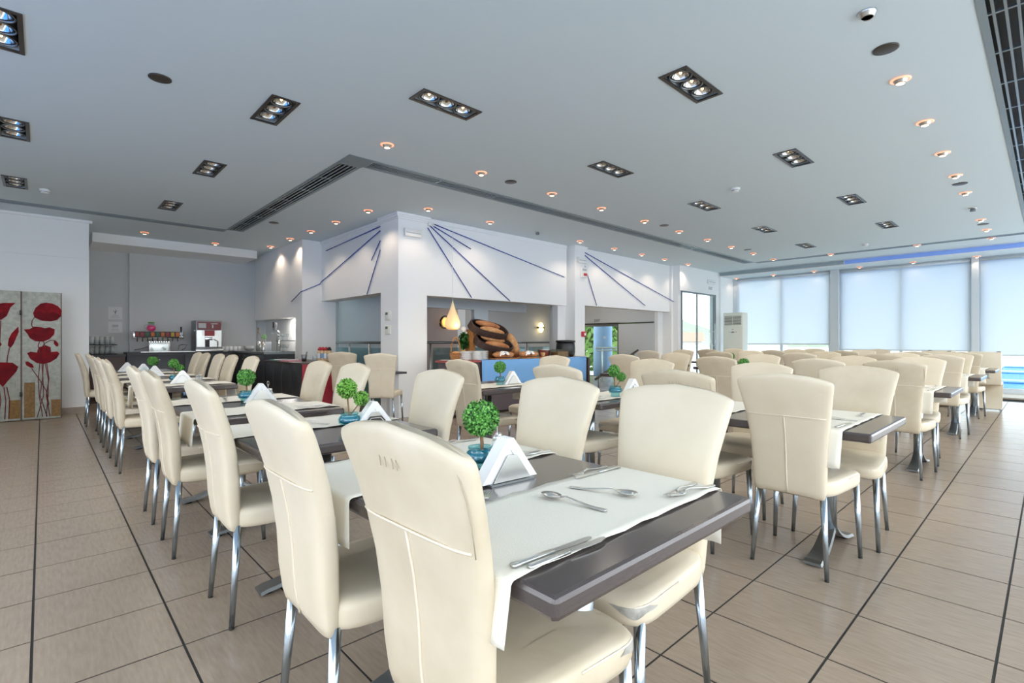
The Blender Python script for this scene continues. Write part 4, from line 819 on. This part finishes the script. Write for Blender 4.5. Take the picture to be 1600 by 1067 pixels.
for k, (dx, dy, c) in enumerate(((0,.06,'cap_red'),(.02,-.02,'cap_red'),(.05,-.09,'cap_red'),(.07,-.17,'black'))):
    r = thing('juice_bottle', 'juice bottle on the low bar, %s' % ['farthest left with red cap', 'second with red cap', 'third with red cap', 'rightmost with black cap'][k], 'bottle', (3.5+dx, 8.55+dy, .836), 0, 'juice bottles'); MB().lathe([(.04,0),(.042,.02),(.042,.15),(.03,.19),(.018,.205)], 16).build('body', 'juice', r); MB().lathe([(.034,.18),(.036,.20),(.02,.235),(.012,.24)], 14).build('cap', c, r); MB().lathe([(.0428,.05),(.0428,.13)], 16, close=False).build('label', 'label_blue' if k % 2 else 'label', r)
# things on the bar counter
r = thing('flower_vase', 'metal canister vase with yellow flower and green ball on the bar', 'vase', (3.38, 11.2, .966)); MB().lathe([(.05,0),(.055,.01),(.05,.19),(.046,.19),(.045,.01)], 18).build('vase', 'steel', r); MB().tube([(0,0,.1),(0,0,.28)], .004, 6).tube([(0,0,.1),(-.03,.12,.33),(-.05,.22,.42)], .004, 6).build('stem', 'twig', r); mb = MB(); ball(mb, (0,0,.30), .05, 200, 9); mb.build('green_ball', 'leaf', r); mb = MB()
for k in range(10): a = 2*PI*k/10; mb.add([(-.05,.22,.42),(-.05+.02*math.cos(a+.3),.22+.09*math.cos(a),.42+.05*math.sin(a)+.02),(-.05+.02*math.cos(a-.3),.22+.09*math.cos(a+.5),.42+.05*math.sin(a+.5)+.02)], [(0,1,2)])
mb.build('bloom', 'yellow', r)
for k, (y, h, n) in enumerate(((11.62,.19,'tall'),(11.48,.14,'short'))): o = MB().lathe([(.05,0),(.05,h),(.035,h+.02),(.01,h+.03)], 16).build('canister', 'steel', None, (3.4, y, .966)); tag(o, n+' steel canister left of the flower vase', 'canister', 'steel canisters on the bar')
o = MB().bevbox(-.06,-.015,0,.06,.015,.20,.004).build('menu_card', 'paper', None, (3.38, 10.95, .966)); tag(o, 'pale menu card standing right of the flower vase', 'card')
r = thing('beer_tap', 'curved chrome beer tap column with round emblems on the bar', 'tap', (3.42, 10.42, .966)); MB().lathe([(.05,0),(.05,.01),(.026,.02),(.026,.30)], 16).tube([(0,0,.29),(0,.02,.36),(0,.08,.40),(0,.2,.41),(0,.3,.41)], .028, 12).build('column', 'chrome_bright', r)
MB().lathe([(.045,-.008),(.045,.008)], 20, (0,.17,.54), axis='x').tube([(0,.17,.41),(0,.17,.5)], .008, 8).build('emblem', 'white_plastic', r); MB().bevbox(-.01,.30,.48,.01,.35,.60,.008).tube([(0,.325,.41),(0,.325,.5)], .008, 8).build('tap_handle', 'black', r); MB().tube([(0,.2,.41),(-.05,.2,.36)], .008, 8).tube([(0,.3,.41),(-.05,.3,.36)], .008, 8).build('nozzle', 'chrome_bright', r)
r = thing('glass_shelf', 'small two-tier shelf for stemmed glasses behind the beer tap', 'shelf', (3.6, 10.5, .966)); MB().box(-.12,-.22,0,.12,.3,.01).box(-.12,-.22,.21,.12,.3,.225).tube([(-.1,.28,0),(-.1,.28,.4)], .006, 6).build('tiers', 'steel_dull', r)
wg = MB().lathe([(.03,0),(.03,.004),(.005,.01),(.005,.06),(.03,.08),(.034,.13),(.03,.13)], 14).mesh('wine_glass', 'tumbler')
for k in range(4):
    for j in range(2): o = bpy.data.objects.new('wine_glass', wg); C.objects.link(o); o.location = (3.55, 10.34+k*.12, .977+j*.216); tag(o, 'stemmed glass on the %s tier behind the beer tap, %s' % (['lower', 'upper'][j], ORD[k]), 'glass', 'stemmed glasses on the bar shelf')
# wall ledge table by the column with two chairs
r = thing('ledge_table', 'narrow dark ledge table beside the column on a grey support panel', 'table', (3.82, 7.3, 0)); MB().box(-.27,-.75,.69,.15,.6,.72).build('top', 'dark', r); MB().box(-.02,-.55,0,.13,-.45,.69).build('support', 'wall_grey', r)
chair(3.42, 6.30, 1, 'cream chair seen from behind at the dark ledge beside the column', 'a', 50); chair(3.42, 7.50, 1, 'cream chair at the dark ledge, half hidden, left of its neighbour', 'b', 50)
# balustrades
def balustrade(label, a, b, posts, z=1.15, zr=.05):
    r = thing('balustrade', label, 'railing', (*a, 0)); d = Vector((b[0]-a[0], b[1]-a[1], 0)); L = d.length; r.rotation_euler.z = math.atan2(d.y, d.x)
    MB().lathe([(.025,0),(.025,L)], 12, (0,0,z), axis='x').build('handrail', 'steel_dull', r)
    for k in range(posts): x = L*(k+.5)/posts; MB().tube([(x,0,0),(x,0,z)], .018, 8).build('post', 'steel', r)
    for k in range(posts-1): MB().box(L*(k+.5)/posts+.06,-.005,.08,L*(k+1.5)/posts-.06,.005,z-.10).build('glass_panel', 'rail_glass', r)
balustrade('glass balustrade with steel rail inside the left opening', (4.5, 7.5), (4.5, 10.85), 4)
balustrade('glass balustrade with steel rail behind the buffet', (4.98, 8.08), (9.3, 8.08), 5, 1.15)
# ------------------------------------------------------------------ buffet
BX, BY = 4.62, 6.18
r = thing('buffet_counter', 'dark buffet island with red top before the stair opening', 'counter', (BX, BY, 0))
MB().prism([(.06,.0),(3.05,.0),(3.05,.5),(.06,.5),(-.10,.36),(-.12,.14)], .80, lambda a,b,c: (a,b,.04+c)).build('body', 'buffet_body', r)
MB().prism([(.02,-.03),(3.1,-.03),(3.1,.53),(.04,.53),(-.14,.38),(-.15,.12)], .025, lambda a,b,c: (a,b,.845+c)).build('top', 'buffet_red', r)
mb = MB(); nx = 40; vs = []
for i in range(nx+1):
    t = i/nx; x = .46+2.62*t; w = .010*math.sin(t*40)+.006*math.sin(t*91)
    for dy, z in ((.10,.873),(-.03,.873),(-.042-.3*w*0,.86),(-.045+w*.4,.70),(-.05+w,.52),(-.05+w*1.3,.40+.012*math.sin(t*23))): vs.append((x, dy, z))
mb.add(vs, [(i*6+q, i*6+q+1, i*6+7+q, i*6+6+q) for i in range(nx) for q in range(5)], True); o = mb.build('buffet_cloth', 'blue_cloth', None, (BX, BY, 0)); tag(o, 'blue cloth hanging over the front of the buffet', 'tablecloth')
md = o.modifiers.new('thick', 'SOLIDIFY'); md.thickness = .003
bz = .871
o = MB().lathe([(.05,0),(.12,.006),(.13,.012),(.12,.012)], 24).build('serving_plate', 'porcelain', None, (BX-.01, BY+.22, bz)); tag(o, 'round white plate at the left end of the buffet', 'plate')
r = thing('bread_basket', 'small wicker basket with tall hooped handle on the buffet', 'basket', (BX+.14, BY+.22, bz)); MB().lathe([(.07,0),(.085,.05),(.10,.11),(.105,.115),(.095,.115),(.078,.05),(.06,.01)], 20).build('bowl', 'wicker', r)
MB().tube([(.09*math.cos(PI*k/14), 0, .11+.25*math.sin(PI*k/14)) for k in range(15)], .011, 8).build('handle', 'wicker', r); MB().ell((0,0,.115), (.08,.08,.03), 14, 6).build('rolls', 'bread', r)
pm = MB().lathe([(.06,0),(.07,.004),(.11,.014),(.11,.017),(.065,.006)], 24).mesh('plate', 'porcelain')
for s, (x, y) in enumerate(((BX+.27,BY+.14),(BX+.46,BY+.10),(BX+.62,BY+.16))):
    for k in range(10): o = bpy.data.objects.new('plate', pm); C.objects.link(o); o.location = (x, y, bz+.0145*k); tag(o, 'white plate in the %s stack on the buffet, %s from the bottom' % (['left', 'middle', 'right'][s], ORD[k]), 'plate', 'stacked plates on the buffet')
r = thing('vase_of_roses', 'vase with white roses and dark leaves beside the bread display', 'vase', (BX+.48, BY+.46, bz)); MB().lathe([(.035,0),(.04,.02),(.03,.14),(.036,.16)], 16).build('vase', 'yellow', r); MB().tube([(0,0,.1),(0,0,.45)], .004, 6).tube([(.01,0,.1),(.03,0,.38)], .004, 6).build('stem', 'leaf_dark', r); mb = MB()
rnd = random.Random(3)
for k in range(60): ball(mb, (rnd.uniform(-.06,.06), rnd.uniform(-.05,.05), rnd.uniform(.2,.42)), .02, 3, k, .06)
mb.build('leaves', 'leaf_dark', r); MB().ell((0,0,.50), (.05,.05,.05)).ell((.05,.01,.44), (.035,.035,.035)).build('rose', 'porcelain', r)
r = thing('display_stand', 'pale wooden stand carrying the tilted bread trays', 'stand', (BX+.88, BY+.42, bz)); MB().box(-.32,-.1,0,-.26,.1,.50).box(.1,-.1,0,.16,.1,.30).box(-.32,-.1,0,.2,.1,.02).build('frame', 'wicker', r)
def tray(x, y, z, tilt, label, sc=1):
    r = thing('bread_tray', label, 'tray', (x, y, z)); r.rotation_euler = (math.radians(40), math.radians(tilt), 0); n = 28
    mb = MB(); vs = []; fs = []
    for q, z2 in ((1,0),(1,.13),(.93,.13),(.93,.015),(.0,.012)):
        for k in range(n): a = 2*PI*k/n; e = .7; vs.append((.40*q*math.copysign(abs(math.cos(a))**e, math.cos(a)), .165*q*math.copysign(abs(math.sin(a))**e, math.sin(a)), z2*.9))
    for i in range(4):
        for k in range(n): fs.append((i*n+k, i*n+(k+1)%n, (i+1)*n+(k+1)%n, (i+1)*n+k))
    fs.append(tuple(range(n-1,-1,-1))); mb.add(vs, fs); mb.build('rim', 'crate', r); return r
def loaf(par_loc, rot, label, m='bread', s=(.30,.075,.06)):
    mb = MB().ell((0,0,0), s, 18, 10); o = mb.build('bread_loaf', m, None, par_loc); o.rotation_euler = rot; return tag(o, label, 'bread', 'loaves on the buffet')
t1 = (BX+.90, BY+.36, bz+.46); t2 = (BX+.96, BY+.30, bz+.22); tl = math.radians(8)
tray(*t1, 8, 'upper tilted dark oval tray of loaves'); tray(*t2, 8, 'lower tilted dark oval tray of loaves')
for (x, y, z), n in ((t1, 'upper'), (t2, 'lower')):
    for k, dy in enumerate((-.08, .07)): loaf((x+.03, y+dy*.8-.05, z+.075+dy*.7), (math.radians(40), tl, .06), '%s long loaf in the %s bread tray' % (['front', 'rear'][k], n), ['bread', 'bread_dark'][(k+(n == 'lower')) % 2], (.29,.062,.055))
for k, (x, w) in enumerate(((BX+1.02,.50),(BX+1.62,.50))):
    n = ['left', 'right'][k]
    o = MB().bevbox(-w/2,-.13,0,w/2,.13,.02,.004).build('bread_board', 'bread', None, (x, BY+.10, bz+.003)); o.data.materials[0] = M['wicker']; tag(o, '%s wooden bread board at the front edge of the buffet' % n, 'board', 'bread boards')
    loaf((x-.06, BY+.10, bz+.075), (0,.0,.2), 'round loaf under the napkin on the %s board' % n, 'bread_dark', (.17,.09,.055)); loaf((x+.14, BY+.12, bz+.075), (0,0,-.3), 'short loaf at the right of the %s board' % n, 'bread', (.12,.07,.05))
    mb = MB(); vs = []
    for i in range(9):
        for j in range(6): a = -1+2*i/8; vs.append((a*.12, -.10+.04*j, .068*math.sqrt(max(0,1-a*a*.8))+.07-.004*j+.012*math.sin(i*2+j)-(.05 if j == 0 else 0)))
    mb.add(vs, [(i*6+j, i*6+j+1, i*6+7+j, i*6+6+j) for i in range(8) for j in range(5)], True); o = mb.build('napkin', 'napkin', None, (x-.02, BY+.09, bz)); tag(o, 'white printed napkin draped over bread on the %s board' % n, 'napkin'); MB().ell((0,0,0),(.03,.004,.02)).build('print', 'ink_blue', o, (.0,-.08,.10))
loaf((BX+1.50, BY+.36, bz+.22), (0,math.radians(60),.1), 'big floury loaf leaning upright beside the trays', 'bread', (.26,.11,.10))
r = thing('soup_kettle', 'black lidded soup kettle at the right end of the buffet', 'kettle', (BX+2.98-.05, BY+.36, bz)); MB().lathe([(.13,0),(.16,.015),(.185,.08),(.19,.16),(.18,.25),(.17,.28)], 28).build('body', 'kettle', r); MB().lathe([(.172,.28),(.195,.288),(.195,.312),(.18,.322),(.05,.328)], 28).build('lid', 'kettle', r); MB().lathe([(.1905,.10),(.1915,.105),(.1905,.11)], 28, close=False).build('band', 'black', r)
r = thing('crouton_box', 'clear box of croutons left of the soup kettle', 'box', (BX+2.60, BY+.22, bz)); MB().box(-.16,-.1,0,.16,-.095,.15).box(-.16,.095,0,.16,.1,.15).box(-.16,-.1,0,-.155,.1,.15).box(.155,-.1,0,.16,.1,.15).build('box', 'glass', r); o = MB().bevbox(-.15,-.09,.004,.15,.09,.105,.015).build('croutons', 'croutons', r)
o = MB().lathe([(.09,0),(.13,.14),(.135,.15),(.125,.15),(.085,.01)], 24).build('steel_bowl', 'steel', None, (BX+2.32, BY+.36, bz)); tag(o, 'plain steel bowl behind the crouton box', 'bowl')
o = MB().lathe([(.035,0),(.045,.10),(.041,.10),(.032,.005)], 16).build('small_cup', 'bread', None, (BX+2.06, BY+.15, bz)); tag(o, 'small tan cup between breads and croutons', 'cup')
o = MB().lathe([(.05,0),(.14,.01),(.15,.02),(.14,.02)], 24).build('serving_plate', 'porcelain', None, (BX+3.0, BY+.04, bz)); tag(o, 'flat white plate at the right front corner of the buffet', 'plate')
o = MB().bevbox(-.03,-.42,0,.03,.0,.86,.01).build('service_post', 'dark_brown', None, (BX+3.22, BY+.42, 0)); tag(o, 'brown end panel standing right of the buffet', 'panel')
# teardrop pendant, wall lamps
r = thing('pendant_lamp', 'glowing teardrop pendant lamp hanging above the buffet basket', 'lamp', (4.775, 6.5, 1.355)); mb = MB().lathe([(.02,0),(.075,.004),(.108,.03),(.122,.08),(.118,.13),(.098,.19),(.070,.26),(.044,.33),(.024,.39),(.010,.44),(.006,.46)], 28); mb.build('shade', 'drop_lamp', r); MB().tube([(0,0,.455),(0,0,1.79)], .003, 6).build('cord', 'white_plastic', r); light('glow', 'POINT', r, (0,-.16,.05), 2, (1,.75,.4), shadow_soft_size=.1)
r = thing('sconce_lamp', 'oval glowing wall lamp with dark band on the grey stair wall', 'lamp', (11.04, 10.59, 1.59)); MB().ell((0,-.05,0), (.10,.05,.155)).build('shade', 'sconce', r); MB().box(-.15,-.11,-.03,.10,-.02,.025).build('band', 'gunmetal', r); light('glow', 'POINT', r, (0,-.16,.0), 5, (1,.8,.45), shadow_soft_size=.08)
r = thing('twig_wall_lamp', 'yellow lamp in black looped wire left of the teardrop lamp', 'lamp', (7.50, 10.59, 1.66)); MB().ell((0,-.06,0), (.09,.05,.12)).build('shade', 'lamp_glow', r); mb = MB()
for k in range(5): mb.tube([(.16*math.cos(k*1.2+t*.5)*(1 if k % 2 else .8)-.05, -.12, .16*math.sin(k*1.2+t*.55)) for t in range(6)], .012, 6)
mb.build('wire', 'black', r)
# exit hall: sliding door, track, letters, column and greenery outside
d = struct(MB().box(11.71,8.22,1.60,11.77,9.72,1.70).box(11.72,8.21,0,11.76,8.25,1.6).build('door_2', 'steel_dull')); MB().box(11.79,8.23,0,11.80,9.7,1.6).build('pane', 'pane', d); MB().bevbox(11.715,7.11,0,11.745,8.21,1.655,.003).build('sliding_leaf', 'wall_grey', d); MB().lathe([(.018,7.1),(.018,9.4)], 10, (11.71,0,1.675), axis='y').build('track', 'gunmetal', d)
mb = MB(); o = text('etched_emblem', 'SK', .10, 'white_plastic', (11.785,8.73,1.28), (PI/2,0,-PI/2), d)
t = text('exit_sign', 'EXIT', .10, 'black', (11.745,8.97,1.772), (PI/2,0,-PI/2)); tag(t, 'small black letters EXIT above the hall door', 'sign')
r = thing('stair_handrail', 'dark sloping handrail of the stairs right of the buffet', 'railing', (9.3, 6.95, 0)); MB().tube([(0,.2,.30),(1.74,.2,.95)], .028, 8).build('rail', 'gunmetal', r)
for x, z in ((.12,.33),(1.55,.87)): MB().tube([(x,.2,0),(x,.2,z)], .016, 8).build('post', 'steel_dull', r)
# ------------------------------------------------------------------ outdoors
struct(MB().box(11.75,6.75,-.2,40,16,-.05).build('terrace', 'deck'))
struct(MB().box(16.6,-60,-.4,37,6,-.06).box(-26,-60,-.4,-4.6,40,-.06).build('pool', 'pool'))
struct(MB().box(15.4,-60,-.4,16.6,6,-.05).box(-4.6,-60,-.4,-3.2,40,-.05).box(-3.2,-60,-.4,15.45,-2.1,-.05).box(-120,-60,-.4,-26,60,-.05).build('sun_deck', 'deck'))
for k, x in enumerate((33.4, 27.2, 20.8)): o = MB().lathe([(.06,-40),(.06,6)], 10, (x,0,0), axis='y').build('lane_rope', 'lane'); tag(o, '%s white line across the blue pool outside' % ['farthest', 'middle', 'nearest'][k], 'rope', 'lines across the pool')
struct(MB().box(37,-60,-.4,120,60,-.05).build('pool_deck', 'deck'))
r = thing('terrace_railing', 'steel railing of the terrace outside the end door', 'railing', (12.0, 9.2, 0)); MB().tube([(0,0,.98),(8,0,.98)], .03, 8).tube([(0,0,.90),(8,0,.90)], .02, 8).build('rails', 'steel', r)
for k in range(6): MB().tube([(.3+k*1.5,0,-.05),(.3+k*1.5,0,.98)], .02, 8).build('post', 'steel', r)
o = MB().lathe([(.32,-.1),(.32,4)], 24).build('outside_column', 'outside_column', None, (14.2, 10.6, 0)); tag(o, 'pale blue round column outside the hall door', 'column')
rnd = random.Random(11)
def tree(x, y, s, label, m='tree_far'):
    r = thing('tree', label, 'tree', (x, y, -.1), 0, 'trees beyond the terrace'); MB().tube([(0,0,0),(0,0,s*.6)], .12, 8).build('trunk', 'twig', r); mb = MB()
    for k in range(9): ball(mb, (rnd.uniform(-.4,.4)*s, rnd.uniform(-.4,.4)*s, s*rnd.uniform(.25,.9)), s*.30, 120, k, .30)
    mb.build('crown', m, r)
for k, (x, y, s) in enumerate(((18.2,13.2,2.6),(22.3,14.6,3.0),(17.2,16.6,2.6),(24,20,3.2))): tree(x, y, s, 'sunlit tree beyond the hall door, %s' % ['right of the blue column', 'farther right', 'left of the blue column', 'at the back'][k])
vs = []; fs = []; nx, ny = 60, 8
for i in range(nx+1):
    for j in range(ny+1):
        a = math.radians(5+85*i/nx); R_ = 90+30*j; h = (j/ny)*(17+5*math.sin(i*.35)+3*math.sin(i*1.1+2)+1.5*math.sin(i*2.7)); vs.append((R_*math.cos(a), R_*math.sin(a), -2+h))
for i in range(nx):
    for j in range(ny): fs.append((i*(ny+1)+j, i*(ny+1)+j+1, (i+1)*(ny+1)+j+1, (i+1)*(ny+1)+j))
struct(MB().add(vs, fs, True).build('hills', 'hill')); struct(MB().box(12,16,-2.3,200,260,-2).build('valley_ground', 'hill'))
for k, (x, y, w, n) in enumerate(((84,45,7,'left'),(92,34,6,'right'),(110,62,6,'farthest'))):
    r = thing('house', 'pale house with pinkish roof seen through the end door, %s' % n, 'house', (x, y, -2), .5, 'houses beyond the terrace'); MB().box(-w/2,-3,0,w/2,3,3.2).build('house_wall', 'house', r); MB().prism([(-w/2-.4,3.2),(w/2+.4,3.2),(0,4.8)], 7, lambda a,b,c: (a,c-3.5,b)).build('roof', 'roof', r)
    for q in (-1.6, 1.2): MB().box(q,-3.06,1.0,q+.9,-2.98,2.2).build('window', 'grey_plastic', r)
